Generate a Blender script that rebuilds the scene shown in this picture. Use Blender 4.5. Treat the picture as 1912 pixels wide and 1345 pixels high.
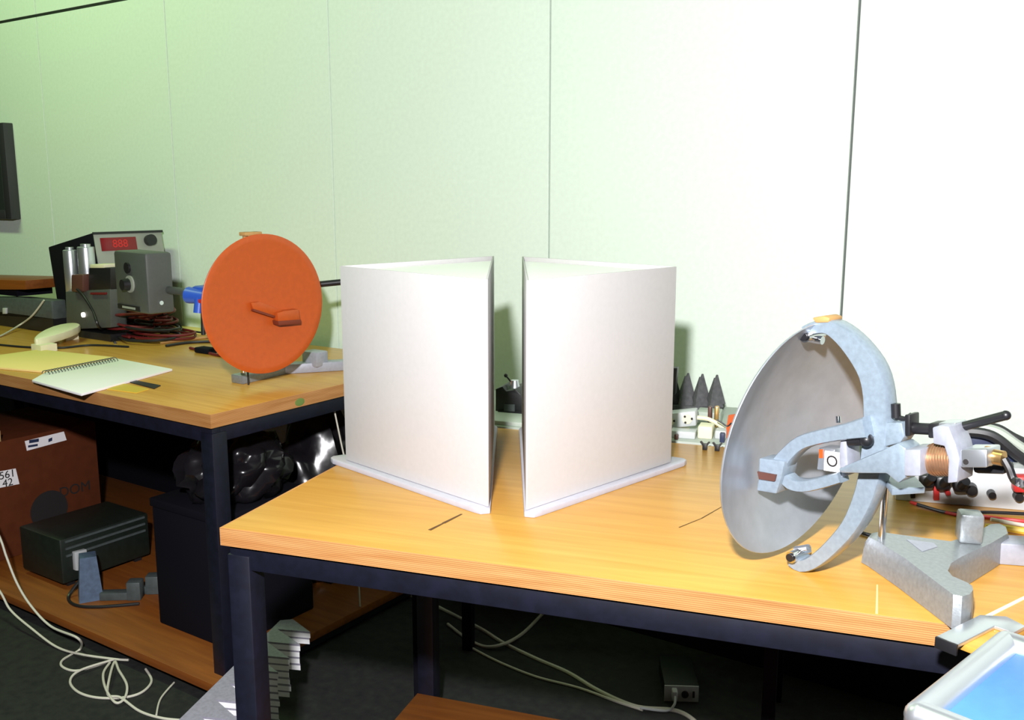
import bpy, bmesh, math, random
from mathutils import Vector, Matrix

random.seed(4)
scene = bpy.context.scene
for o in list(bpy.data.objects):
    bpy.data.objects.remove(o)
COL = scene.collection

# ------------------------------------------------------------------ camera
W, H = 1912.0, 1345.0
F = 1780.0                       # focal length in pixels
HOR = 360.0                      # horizon row
CZ, TZ = 1.55, 0.91              # eye height, bench-top height
PITCH = math.atan((H / 2 - HOR) / F)
TH = math.radians(124.142)       # heading, measured from +X (X runs along the wall, Y away)
_h = Vector((math.cos(TH), math.sin(TH), 0))
_r = Vector((math.sin(TH), -math.cos(TH), 0))
_fw = _h * math.cos(PITCH) + Vector((0, 0, -math.sin(PITCH)))
_up = _h * math.sin(PITCH) + Vector((0, 0, math.cos(PITCH)))
CAM = Vector((0, 0, CZ))
cd = bpy.data.cameras.new('camera')
cam = bpy.data.objects.new('camera', cd)
COL.objects.link(cam)
cd.sensor_width = 36.0
cd.lens = F / W * 36.0
cd.clip_start = 0.02
cam.matrix_world = Matrix(((_r.x, _up.x, -_fw.x, 0), (_r.y, _up.y, -_fw.y, 0),
                           (_r.z, _up.z, -_fw.z, CZ), (0, 0, 0, 1)))
scene.camera = cam

# ------------------------------------------------------------------ light
scene.view_settings.view_transform = 'Standard'
scene.view_settings.look = 'None'
scene.view_settings.exposure = 0.0
scene.view_settings.gamma = 1.0
scene.view_settings.use_curve_mapping = False
world = bpy.data.worlds.new('room_air')
scene.world = world
world.use_nodes = True
bg = world.node_tree.nodes['Background']
bg.inputs[0].default_value = (0.55, 0.75, 0.5, 1)
bg.inputs[1].default_value = 0.012


def lamp(name, kind, loc, energy, color, size=0.1, size_y=None, target=None):
    d = bpy.data.lights.new(name, kind)
    d.energy = energy
    d.color = color
    if kind == 'AREA':
        d.size = size
        if size_y:
            d.shape = 'RECTANGLE'
            d.size_y = size_y
    else:
        d.shadow_soft_size = size
    o = bpy.data.objects.new(name, d)
    o.location = loc
    if target is not None:
        o.rotation_euler = (Vector(target) - Vector(loc)).to_track_quat('-Z', 'Y').to_euler()
    COL.objects.link(o)
    return o


lamp('photo_flash', 'POINT', (-0.05, -0.22, 2.05), 520, (1.0, 0.98, 1.0), 0.05)
lamp('ceiling_tube_left', 'AREA', (-4.6, 1.2, 3.9), 62, (0.68, 1.0, 0.47), 2.4, 0.25, (-4.6, 2.3, 0.8))
lamp('ceiling_tube_right', 'AREA', (-1.0, 0.8, 3.1), 10, (0.7, 1.0, 0.6), 1.3, 0.25, (-0.6, 0.9, 0))


# ------------------------------------------------------------------ pixel -> place helpers
def ray(x, y):
    return _fw + _r * ((x - W / 2) / F) - _up * ((y - H / 2) / F)


def Z(x, y, z=TZ):                       # pixel -> point on a level plane
    d = ray(x, y)
    return CAM + d * ((z - CZ) / d.z)


class Pl:                                # a vertical plane of its own distance
    def __init__(self, p, n):
        self.p = Vector(p)
        self.n = Vector(n).normalized()

    def __call__(self, x, y, off=0.0):
        d = ray(x, y)
        return CAM + d * ((self.p - CAM).dot(self.n) / d.dot(self.n)) + self.n * off


def PX(X):
    return Pl((X, 0, 0), (1, 0, 0))


def PY(Y):
    return Pl((0, Y, 0), (0, -1, 0))


# ------------------------------------------------------------------ materials
def mat(name, col, rough=0.5, metal=0.0, var=0.0, scale=20.0, bump=0.0, bscale=80.0,
        coat=0.0, aniso=0.0, spec=0.5, col2=None, trans=0.0):
    m = bpy.data.materials.new(name)
    m.use_nodes = True
    nt = m.node_tree
    b = nt.nodes['Principled BSDF']
    b.inputs['Base Color'].default_value = (*col, 1)
    b.inputs['Roughness'].default_value = rough
    b.inputs['Metallic'].default_value = metal
    b.inputs['Specular IOR Level'].default_value = spec
    b.inputs['Coat Weight'].default_value = coat
    b.inputs['Coat Roughness'].default_value = 0.12
    b.inputs['Transmission Weight'].default_value = trans
    if aniso:
        b.inputs['Anisotropic'].default_value = aniso
    tc = nt.nodes.new('ShaderNodeTexCoord')
    if var or col2:
        n = nt.nodes.new('ShaderNodeTexNoise')
        n.inputs['Scale'].default_value = scale
        n.inputs['Detail'].default_value = 5
        nt.links.new(tc.outputs['Object'], n.inputs['Vector'])
        r = nt.nodes.new('ShaderNodeValToRGB')
        lo = col2 if col2 else tuple(c * (1 - var) for c in col)
        hi = col if col2 else tuple(min(1, c * (1 + var)) for c in col)
        r.color_ramp.elements[0].position = 0.3
        r.color_ramp.elements[1].position = 0.7
        r.color_ramp.elements[0].color = (*lo, 1)
        r.color_ramp.elements[1].color = (*hi, 1)
        nt.links.new(n.outputs['Fac'], r.inputs['Fac'])
        nt.links.new(r.outputs['Color'], b.inputs['Base Color'])
    if bump:
        n2 = nt.nodes.new('ShaderNodeTexNoise')
        n2.inputs['Scale'].default_value = bscale
        nt.links.new(tc.outputs['Object'], n2.inputs['Vector'])
        bp = nt.nodes.new('ShaderNodeBump')
        bp.inputs['Strength'].default_value = bump
        bp.inputs['Distance'].default_value = 0.004
        nt.links.new(n2.outputs['Fac'], bp.inputs['Height'])
        nt.links.new(bp.outputs['Normal'], b.inputs['Normal'])
    return m


def wood(name, a, b_, rough=0.35, stretch=(1.2, 22, 22), coat=0.15, layers=0):
    m = bpy.data.materials.new(name)
    m.use_nodes = True
    nt = m.node_tree
    b = nt.nodes['Principled BSDF']
    b.inputs['Roughness'].default_value = rough
    b.inputs['Coat Weight'].default_value = coat
    b.inputs['Coat Roughness'].default_value = 0.15
    tc = nt.nodes.new('ShaderNodeTexCoord')
    mp = nt.nodes.new('ShaderNodeMapping')
    mp.inputs['Scale'].default_value = stretch
    nt.links.new(tc.outputs['Object'], mp.inputs['Vector'])
    n = nt.nodes.new('ShaderNodeTexNoise')
    n.inputs['Scale'].default_value = 2.2
    n.inputs['Detail'].default_value = 8
    n.inputs['Distortion'].default_value = 0.6
    nt.links.new(mp.outputs['Vector'], n.inputs['Vector'])
    r = nt.nodes.new('ShaderNodeValToRGB')
    r.color_ramp.elements[0].position = 0.3
    r.color_ramp.elements[1].position = 0.68
    r.color_ramp.elements[0].color = (*b_, 1)
    r.color_ramp.elements[1].color = (*a, 1)
    nt.links.new(n.outputs['Fac'], r.inputs['Fac'])
    out = r.outputs['Color']
    if layers:                      # glued plies seen on the cut edge
        w = nt.nodes.new('ShaderNodeTexWave')
        w.bands_direction = 'Z'
        w.inputs['Scale'].default_value = layers
        w.inputs['Distortion'].default_value = 0.6
        nt.links.new(tc.outputs['Object'], w.inputs['Vector'])
        mx = nt.nodes.new('ShaderNodeMix')
        mx.data_type = 'RGBA'
        mx.blend_type = 'MULTIPLY'
        mx.inputs['Factor'].default_value = 0.45
        nt.links.new(out, mx.inputs['A'])
        nt.links.new(w.outputs['Color'], mx.inputs['B'])
        out = mx.outputs['Result']
    nt.links.new(out, b.inputs['Base Color'])
    return m


M = dict(
    panel=mat('wall_paint', (0.78, 0.885, 0.79), 0.5, var=0.03, scale=60, bump=0.05, bscale=220),
    seam=mat('seam_grey', (0.10, 0.11, 0.11), 0.7),
    groove=mat('groove_black', (0.01, 0.015, 0.01), 0.7),
    floor=mat('dark_floor', (0.016, 0.018, 0.015), 0.8, col2=(0.005, 0.005, 0.007), scale=30, bump=0.2),
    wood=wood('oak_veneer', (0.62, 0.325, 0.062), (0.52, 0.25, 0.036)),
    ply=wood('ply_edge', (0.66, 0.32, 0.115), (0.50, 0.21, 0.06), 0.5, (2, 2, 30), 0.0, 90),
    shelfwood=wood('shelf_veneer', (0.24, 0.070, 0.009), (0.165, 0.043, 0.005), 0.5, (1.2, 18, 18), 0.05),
    steel=mat('navy_black_steel', (0.0045, 0.0052, 0.014), 0.5, var=0.3, scale=40),
    white_sheet=mat('white_plastic_sheet', (0.51, 0.495, 0.50), 0.6, var=0.02, scale=90, spec=0.06),
    wax=mat('white_wax', (0.93, 0.93, 0.91), 0.4, spec=0.3),
    base_sheet=mat('pale_base_sheet', (0.46, 0.45, 0.52), 0.4, var=0.04, scale=60),
    alu=mat('spun_aluminium', (0.53, 0.57, 0.63), 0.42, 0.72, var=0.08, scale=25, bump=0.03, bscale=150),
    alu_bright=mat('aluminium_bright', (0.66, 0.69, 0.74), 0.32, 0.85),
    hammer=mat('hammered_blue_grey', (0.27, 0.335, 0.40), 0.32, 0.25, var=0.10, scale=120, bump=0.08, bscale=160, coat=0.3),
    casting=mat('grey_casting', (0.26, 0.285, 0.30), 0.35, 0.35, var=0.12, scale=140, bump=0.1, bscale=170, coat=0.3),
    casting_light=mat('light_casting', (0.36, 0.375, 0.44), 0.4, 0.2, var=0.08, scale=100),
    orange=mat('orange_paint', (0.50, 0.085, 0.011), 0.42, var=0.06, scale=60),
    orange_shade=mat('shaded_orange', (0.18, 0.03, 0.01), 0.6),
    black=mat('black_plastic', (0.012, 0.012, 0.014), 0.4),
    matt_black=mat('matt_black', (0.006, 0.006, 0.010), 0.85, spec=0.1),
    gloss_black=mat('gloss_black_film', (0.008, 0.007, 0.009), 0.2, bump=0.4, bscale=14),
    chrome=mat('chrome', (0.75, 0.76, 0.78), 0.12, 1.0),
    brass=mat('brass', (0.65, 0.40, 0.16), 0.3, 0.9),
    copper=mat('copper_coil', (0.42, 0.24, 0.14), 0.4, 0.7, var=0.2, scale=60),
    white=mat('white_enamel', (0.52, 0.54, 0.55), 0.4),
    cream=mat('cream_plastic', (0.78, 0.74, 0.52), 0.45),
    paper=mat('white_paper', (0.92, 0.88, 0.90), 0.8, spec=0.1),
    yellow_paper=mat('yellow_paper', (0.86, 0.66, 0.26), 0.8, spec=0.1),
    yellow=mat('yellow_plastic', (0.75, 0.50, 0.06), 0.5),
    red=mat('red_plastic', (0.55, 0.03, 0.03), 0.4),
    red_dark=mat('dark_red_cable', (0.14, 0.010, 0.012), 0.5),
    blue=mat('blue_clamp', (0.03, 0.10, 0.55), 0.4),
    blue_panel=mat('blue_panel', (0.06, 0.19, 0.46), 0.55, var=0.05, scale=60),
    navy=mat('navy_plastic', (0.02, 0.03, 0.08), 0.5),
    blue_grey=mat('blue_grey_plastic', (0.075, 0.115, 0.19), 0.5, var=0.2, scale=60),
    grey_case=mat('grey_case', (0.075, 0.082, 0.075), 0.5, var=0.05, scale=80),
    grey_dark=mat('dark_grey_case', (0.07, 0.085, 0.085), 0.5, var=0.15, scale=50),
    grey_light=mat('pale_grey_green', (0.40, 0.45, 0.39), 0.5),
    green_dark=mat('dark_green_case', (0.009, 0.014, 0.010), 0.5, var=0.2, scale=40),
    panel_grey=mat('panel_grey', (0.32, 0.335, 0.29), 0.45),
    led=mat('red_window', (0.22, 0.01, 0.015), 0.2),
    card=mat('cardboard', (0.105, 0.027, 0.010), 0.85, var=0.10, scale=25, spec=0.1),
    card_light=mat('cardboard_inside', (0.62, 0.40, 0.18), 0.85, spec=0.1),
    ink=mat('black_ink', (0.015, 0.012, 0.012), 0.7),
    foam=mat('shaded_foam_top', (0.26, 0.25, 0.31), 0.9, var=0.12, scale=120, spec=0.05),
    foam_dark=mat('dark_foam', (0.10, 0.10, 0.105), 0.9, var=0.2, scale=80, spec=0.05),
    foam_lit=mat('lit_foam_edge', (0.80, 0.80, 0.82), 0.8, spec=0.1),
    cable_white=mat('white_cable', (0.60, 0.57, 0.49), 0.5),
    glass=mat('dark_glass', (0.03, 0.035, 0.035), 0.12),
    frame=mat('charcoal_frame', (0.035, 0.033, 0.04), 0.4),
    scratch=mat('scorched_wood', (0.10, 0.045, 0.01), 0.7),
    reflection=mat('painted_reflection', (0.85, 0.70, 0.30), 0.7),
    green_stain=mat('green_stain', (0.15, 0.22, 0.05), 0.7),
    bakelite=mat('brown_bakelite', (0.10, 0.04, 0.03), 0.4),
    wire_brown=mat('tan_tape', (0.50, 0.28, 0.10), 0.6),
)
lampm = bpy.data.materials.new('pilot_light')
lampm.use_nodes = True
_b = lampm.node_tree.nodes['Principled BSDF']
_b.inputs['Emission Color'].default_value = (1, 0.85, 0.75, 1)
_b.inputs['Emission Strength'].default_value = 2.5
M['pilot'] = lampm
ledm = bpy.data.materials.new('red_digits')
ledm.use_nodes = True
_b = ledm.node_tree.nodes['Principled BSDF']
_b.inputs['Base Color'].default_value = (0.4, 0.01, 0.01, 1)
_b.inputs['Emission Color'].default_value = (1, 0.04, 0.03, 1)
_b.inputs["Emission Strength"].default_value = 0.2
M['digits'] = ledm


# ------------------------------------------------------------------ mesh building
class MB:
    def __init__(self):
        self.bm = bmesh.new()

    def _merge(self, b, mx=None):
        me = bpy.data.meshes.new('tmp')
        if mx is not None:
            bmesh.ops.transform(b, matrix=mx, verts=b.verts)
        b.to_mesh(me)
        b.free()
        self.bm.from_mesh(me)
        bpy.data.meshes.remove(me)
        return self

    def box(self, c, s, mx=None, bev=0.0, seg=2):
        b = bmesh.new()
        bmesh.ops.create_cube(b, size=1.0)
        bmesh.ops.transform(b, matrix=Matrix.Translation(c) @ Matrix.Diagonal((*s, 1)), verts=b.verts)
        if bev:
            bmesh.ops.bevel(b, geom=b.edges[:], offset=bev, segments=seg, affect='EDGES', profile=0.5)
        return self._merge(b, mx)

    def box2(self, lo, hi, bev=0.0, mx=None):
        lo, hi = Vector(lo), Vector(hi)
        return self.box((lo + hi) / 2, [abs(x) for x in (hi - lo)], mx, bev)

    def cyl(self, a, b, r, r2=None, n=20, bev=0.0):
        a, b = Vector(a), Vector(b)
        d = b - a
        bb = bmesh.new()
        bmesh.ops.create_cone(bb, cap_ends=True, segments=n, radius1=r, radius2=r if r2 is None else r2, depth=d.length)
        if bev:
            es = [e for e in bb.edges if len(e.link_faces) == 2 and any(len(f.verts) > 4 for f in e.link_faces)]
            bmesh.ops.bevel(bb, geom=es, offset=bev, segments=2, affect='EDGES', profile=0.5)
        mx = Matrix.Translation((a + b) / 2) @ d.to_track_quat('Z', 'Y').to_matrix().to_4x4()
        return self._merge(bb, mx)

    def ball(self, c, r, s=(1, 1, 1), n=16):
        b = bmesh.new()
        bmesh.ops.create_uvsphere(b, u_segments=n, v_segments=max(6, n // 2), radius=r)
        return self._merge(b, Matrix.Translation(c) @ Matrix.Diagonal((*s, 1)))

    def prism(self, pts, vec, bev=0.0):
        """polygon swept along vec"""
        b = bmesh.new()
        vec = Vector(vec)
        vs = [b.verts.new(Vector(p)) for p in pts]
        f = b.faces.new(vs)
        r = bmesh.ops.extrude_face_region(b, geom=[f])
        bmesh.ops.translate(b, vec=vec, verts=[v for v in r['geom'] if isinstance(v, bmesh.types.BMVert)])
        bmesh.ops.recalc_face_normals(b, faces=b.faces)
        if bev:
            bmesh.ops.bevel(b, geom=b.edges[:], offset=bev, segments=2, affect='EDGES', profile=0.5)
        return self._merge(b)

    def tube(self, pts, r, n=8, smooth=True, rr=None):
        pts = [Vector(p) for p in pts]
        path = catmull(pts) if smooth and len(pts) > 2 else pts
        b = bmesh.new()
        rings = []
        up = Vector((0.03, 0.02, 1)).normalized()
        prev = None
        for i, p in enumerate(path):
            t = (path[min(i + 1, len(path) - 1)] - path[max(i - 1, 0)])
            if t.length < 1e-7:
                t = Vector((0, 0, 1))
            t.normalize()
            x = t.cross(up) if prev is None else prev - t * prev.dot(t)
            if x.length < 1e-4:
                x = t.cross(Vector((1, 0, 0)))
            x.normalize()
            prev = x
            y = t.cross(x)
            rad = r if rr is None else r + (rr - r) * i / (len(path) - 1)
            rings.append([b.verts.new(p + (x * math.cos(2 * math.pi * k / n) + y * math.sin(2 * math.pi * k / n)) * rad) for k in range(n)])
        for a, c in zip(rings, rings[1:]):
            for k in range(n):
                b.faces.new((a[k], a[(k + 1) % n], c[(k + 1) % n], c[k]))
        b.faces.new(rings[0])
        b.faces.new(rings[-1])
        bmesh.ops.recalc_face_normals(b, faces=b.faces)
        return self._merge(b)

    def lathe(self, prof, origin, axis, n=48):
        """prof: list of (radius, height along axis)"""
        b = bmesh.new()
        rings = []
        for (rad, h) in prof:
            if rad < 1e-6:
                rings.append([b.verts.new((0, 0, h))])
            else:
                rings.append([b.verts.new((rad * math.cos(2 * math.pi * k / n), rad * math.sin(2 * math.pi * k / n), h)) for k in range(n)])
        for a, c in zip(rings, rings[1:]):
            for k in range(n):
                k2 = (k + 1) % n
                if len(a) == 1 and len(c) == 1:
                    continue
                if len(a) == 1:
                    b.faces.new((a[0], c[k], c[k2]))
                elif len(c) == 1:
                    b.faces.new((a[k], a[k2], c[0]))
                else:
                    b.faces.new((a[k], a[k2], c[k2], c[k]))
        bmesh.ops.recalc_face_normals(b, faces=b.faces)
        mx = Matrix.Translation(origin) @ Vector(axis).to_track_quat('Z', 'Y').to_matrix().to_4x4()
        return self._merge(b, mx)

    def ribbon(self, pl, pts, thick, off, bev=0.004):
        """band in a plane: pts = (px, py, width_px); thickness along the plane normal"""
        L, R_ = [], []
        if len(pts) > 3:
            pts = [tuple(v) for v in catmull([Vector(p) for p in pts], 3)]
        P = [Vector((p[0], p[1])) for p in pts]
        for i in range(len(P)):
            t = (P[min(i + 1, len(P) - 1)] - P[max(i - 1, 0)]).normalized()
            nn = Vector((-t.y, t.x)) * (pts[i][2] / 2)
            L.append(P[i] + nn)
            R_.append(P[i] - nn)
        b = bmesh.new()
        rings = []
        h = thick / 2
        for l, r in zip(L, R_):
            c = (l + r) / 2
            li, ri = l + (c - l) * 0.16, r + (c - r) * 0.16
            k = h - bev
            rings.append([b.verts.new(pl(p.x, p.y, off + o)) for p, o in ((l, -k), (l, k), (li, h), (ri, h), (r, k), (r, -k), (ri, -h), (li, -h))])
        for a, c in zip(rings, rings[1:]):
            for k in range(8):
                b.faces.new((a[k], a[(k + 1) % 8], c[(k + 1) % 8], c[k]))
        b.faces.new(rings[0])
        b.faces.new(rings[-1])
        bmesh.ops.recalc_face_normals(b, faces=b.faces)
        return self._merge(b)

    def poly(self, pl, px, thick, off=0.0, bev=0.0):
        """pixel polygon set on a plane with thickness (centred on off)"""
        return self.prism([pl(x, y, off - thick / 2) for x, y in px], pl.n * thick, bev)

    def rect(self, pl, x0, y0, x1, y1, thick, off=0.0, bev=0.0):
        return self.poly(pl, [(x0, y0), (x1, y0), (x1, y1), (x0, y1)], thick, off, bev)


def catmull(p, k=8):
    out = []
    for i in range(len(p) - 1):
        a, b, c, d = p[max(i - 1, 0)], p[i], p[i + 1], p[min(i + 2, len(p) - 1)]
        for j in range(k):
            t = j / k
            out.append(0.5 * ((2 * b) + (c - a) * t + (2 * a - 5 * b + 4 * c - d) * t * t + (3 * b - a - 3 * c + d) * t ** 3))
    out.append(p[-1])
    return out


def finish(name, mb, material, parent=None, smooth=35):
    me = bpy.data.meshes.new(name)
    mb.bm.normal_update()
    mb.bm.to_mesh(me)
    mb.bm.free()
    if parent is not None:
        par = parent
        mxi = par['_mx'] if False else None
        me.transform(world_of(par).inverted())
    me.materials.append(M[material] if isinstance(material, str) else material)
    if smooth:
        for p in me.polygons:
            p.use_smooth = True
        me.set_sharp_from_angle(angle=math.radians(smooth))
    o = bpy.data.objects.new(name, me)
    if parent is not None:
        o.parent = parent
    COL.objects.link(o)
    return o


def world_of(o):
    m = o.matrix_basis.copy()
    while o.parent is not None:
        o = o.parent
        m = o.matrix_basis @ m
    return m


def tag(o, label, cat, group=None):
    o['label'] = label
    o['category'] = cat
    if group:
        o['group'] = group
    return o


def thing(name, label, cat, loc, rz=0.0, group=None):
    o = bpy.data.objects.new(name, None)
    o.empty_display_size = 0.05
    o.location = loc
    o.rotation_euler = (0, 0, rz)
    COL.objects.link(o)
    return tag(o, label, cat, group)


def single(name, mb, material, label, cat, group=None, origin=None, smooth=35):
    """a thing that is one mesh, its origin at its base"""
    vs = mb.bm.verts
    if origin is None:
        lo = Vector((min(v.co.x for v in vs), min(v.co.y for v in vs), min(v.co.z for v in vs)))
        hi = Vector((max(v.co.x for v in vs), max(v.co.y for v in vs), lo.z))
        origin = (lo + hi) / 2
    bmesh.ops.translate(mb.bm, vec=-Vector(origin), verts=list(vs))
    o = finish(name, mb, material, None, smooth)
    o.location = origin
    return tag(o, label, cat, group)


def struct(name, mb, material, smooth=0):
    o = finish(name, mb, material, None, smooth)
    o['kind'] = 'structure'
    return o


def text(name, body, size, mx, material, parent=None, align='CENTER'):
    cu = bpy.data.curves.new('tmp_text', 'FONT')
    cu.body = body
    cu.size = size
    cu.align_x = align
    cu.align_y = 'CENTER'
    cu.extrude = 0.0004
    to = bpy.data.objects.new('tmp_text', cu)
    COL.objects.link(to)
    bpy.context.view_layer.update()
    me = bpy.data.meshes.new_from_object(to.evaluated_get(bpy.context.evaluated_depsgraph_get()))
    bpy.data.objects.remove(to)
    bpy.data.curves.remove(cu)
    me.transform(mx)
    mb = MB()
    mb.bm.from_mesh(me)
    bpy.data.meshes.remove(me)
    return finish(name, mb, material, parent, 0)


def face_mx(origin, right, up):
    right, up = Vector(right).normalized(), Vector(up).normalized()
    n = right.cross(up)
    return Matrix(((right.x, up.x, n.x, origin[0]), (right.y, up.y, n.y, origin[1]),
                   (right.z, up.z, n.z, origin[2]), (0, 0, 0, 1)))


# ================================================================== the room
WY = 2.90
struct('floor', MB().box2((-8, -2.5, -0.05), (3.5, WY + 0.12, 0)), 'floor')
wall = struct('wall_back', MB().box2((-8, WY + 0.012, 0), (3.5, WY + 0.12, 3.2)), 'seam')
seams = [-8.0, -7.05, -6.0, -4.95, -3.893, -2.858, -1.809, -0.776, 0.255, 1.29, 2.32, 3.5]
for a, b in zip(seams, seams[1:]):
    g = 0.0038 if a > -2.5 else 0.003
    finish('wall_panel', MB().box2((a + g, WY, 0.0), (b - g, WY + 0.012, 2.448), 0.0012), 'panel', wall, 0)
    finish('wall_panel', MB().box2((a + g, WY, 2.462), (b - g, WY + 0.012, 3.2), 0.0012), 'panel', wall, 0)
tr = struct('trim_1', MB().box2((-8, WY + 0.002, 2.448), (3.5, WY + 0.012, 2.462)), 'groove')
struct('wall_foot_shade', MB().box2((-8, WY - 0.012, 0), (3.5, WY, 0.36), 0.002), 'matt_black')  # added black strip standing in for the bench shadow low on the wall
# dark framed board high on the wall
q = PY(WY)
fr = thing('framed_board', 'dark glazed board in a charcoal frame hung on the pale wall', 'board', (-5.6, WY, 1.41))
x1, z0, z1 = -5.262, 1.405, 1.925
mb = MB()
mb.box2((x1 - 0.06, WY - 0.055, z0), (x1, WY, z1), 0.004)
mb.box2((x1 - 0.80, WY - 0.055, z0), (x1 - 0.74, WY, z1), 0.004)
mb.box2((x1 - 0.74, WY - 0.055, z0), (x1 - 0.06, WY, z0 + 0.05), 0.004)
mb.box2((x1 - 0.74, WY - 0.055, z1 - 0.05), (x1 - 0.06, WY, z1), 0.004)
finish('frame', mb, 'frame', fr)
for xa in (x1 - 0.10, x1 - 0.74):
    finish('inner_bead', MB().box2((xa, WY - 0.035, z0 + 0.05), (xa + 0.04, WY - 0.004, z1 - 0.05), 0.003), 'grey_dark', fr)
finish('pane', MB().box2((x1 - 0.70, WY - 0.02, z0 + 0.05), (x1 - 0.10, WY - 0.004, z1 - 0.05)), 'glass', fr)


# ================================================================== benches
def bench(name, label, loc, rz, L, Dp, th, shelf, leg=0.05):
    """local x = length, local y = depth, origin at near-left floor corner"""
    t = thing(name, label, 'table', loc, rz)
    mx = Matrix.Translation(loc) @ Matrix.Rotation(rz, 4, 'Z')
    top = finish('table_top', MB().box2((0.004, 0.004, TZ - th), (L - 0.004, Dp - 0.004, TZ), 0.0015, mx), 'wood', t)
    for a, b in (((0, 0), (L, 0.004)), ((0, Dp - 0.004), (L, Dp)), ((0, 0.004), (0.004, Dp - 0.004)), ((L - 0.004, 0.004), (L, Dp - 0.004))):
        finish('edge_band', MB().box2((*a, TZ - th), (*b, TZ - 0.0006), 0, mx), 'ply', top)
    rz0, rz1 = TZ - th - 0.050, TZ - th
    i = 0.012
    for a, b in (((i, i), (L - i, i + 0.03)), ((i, Dp - i - 0.03), (L - i, Dp - i)), ((i, i + 0.03), (i + 0.03, Dp - i - 0.03)), ((L - i - 0.03, i + 0.03), (L - i, Dp - i - 0.03))):
        finish('rail', MB().box2((*a, rz0), (*b, rz1), 0.002, mx), 'steel', t)
    for lx in (i - 0.004, L - i + 0.004 - leg):
        for ly in (i - 0.004, Dp - i + 0.004 - leg):
            finish('leg', MB().box2((lx, ly, 0), (lx + leg, ly + leg, rz0 + 0.03), 0.003, mx), 'steel', t)
    sx0, sx1, sy0, sy1, sz, sth = shelf
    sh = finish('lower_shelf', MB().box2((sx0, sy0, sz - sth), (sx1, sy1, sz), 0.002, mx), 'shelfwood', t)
    for a in (sx0 + 0.015, sx1 - 0.045):
        finish('shelf_bearer', MB().box2((a, i, max(0.004, sz - sth - 0.03)), (a + 0.03, Dp - i, sz - sth), 0, mx), 'steel', t)
    return t, mx, top


A15 = math.radians(15)
NC = Vector((-1.461, 1.143, 0))
near, NMX, ntop = bench('wooden_workbench', 'oak-topped workbench with dark steel legs carrying the two white prisms',
                        NC, A15, 2.2, 0.925, 0.036, (0.006, 2.19, 0.068, 0.868, 0.105, 0.028))
left, LMX, ltop = bench('wooden_workbench', 'oak-topped workbench against the wall carrying the orange dish and notebook',
                        Vector((-5.35, 1.754, 0)), 0.0, 5.35 - 2.255, 1.09, 0.042, (0.01, 5.35 - 2.262, -0.042, 1.06, 0.075, 0.03), 0.055)


def T(u, v, z=TZ):
    return NMX @ Vector((u, v, z))


# marks on the near bench top
def mark(name, px, w, material, parent, z=TZ):
    mb = MB()
    for (a, b) in zip(px, px[1:]):
        A, B = Z(*a, z + 0.0006), Z(*b, z + 0.0006)
        d = (B - A).normalized()
        s = Vector((-d.y, d.x, 0)) * (w / 2)
        mb.prism([A + s, A - s, B - s * 0.6, B + s * 0.6], (0, 0, -0.0005))
    return finish(name, mb, material, parent, 0)


mark('scorch_mark', [(802, 990), (828, 977), (862, 960)], 0.007, 'scratch', ntop)
mark('scorch_mark', [(1268, 985), (1310, 968), (1350, 945)], 0.0025, 'scratch', ntop)
mark('rod_reflection', [(1637, 1146), (1638, 1092)], 0.0035, 'reflection', ntop)  # pale streak painted as the rod's reflection in the bench top

# pale bench strip behind the near bench
sb = thing('side_bench', 'narrow pale grey-green bench behind the oak workbench, cluttered with electrical parts', 'bench', T(0.1, 0.94, 0), A15)
SBZ = TZ
finish('bench_top', MB().box2((-0.06, 0.945, SBZ - 0.03), (1.02, 1.40, SBZ), 0.002, NMX), 'grey_light', sb)
for u in (-0.05, 0.975):
    for v in (0.96, 1.35):
        finish('leg', MB().box2((u, v, 0), (u + 0.035, v + 0.035, SBZ - 0.03), 0.002, NMX), 'matt_black', sb)

# ================================================================== the two prisms
PZ0, PZ1 = TZ, 1.384
HB = math.radians(124.2)


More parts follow.
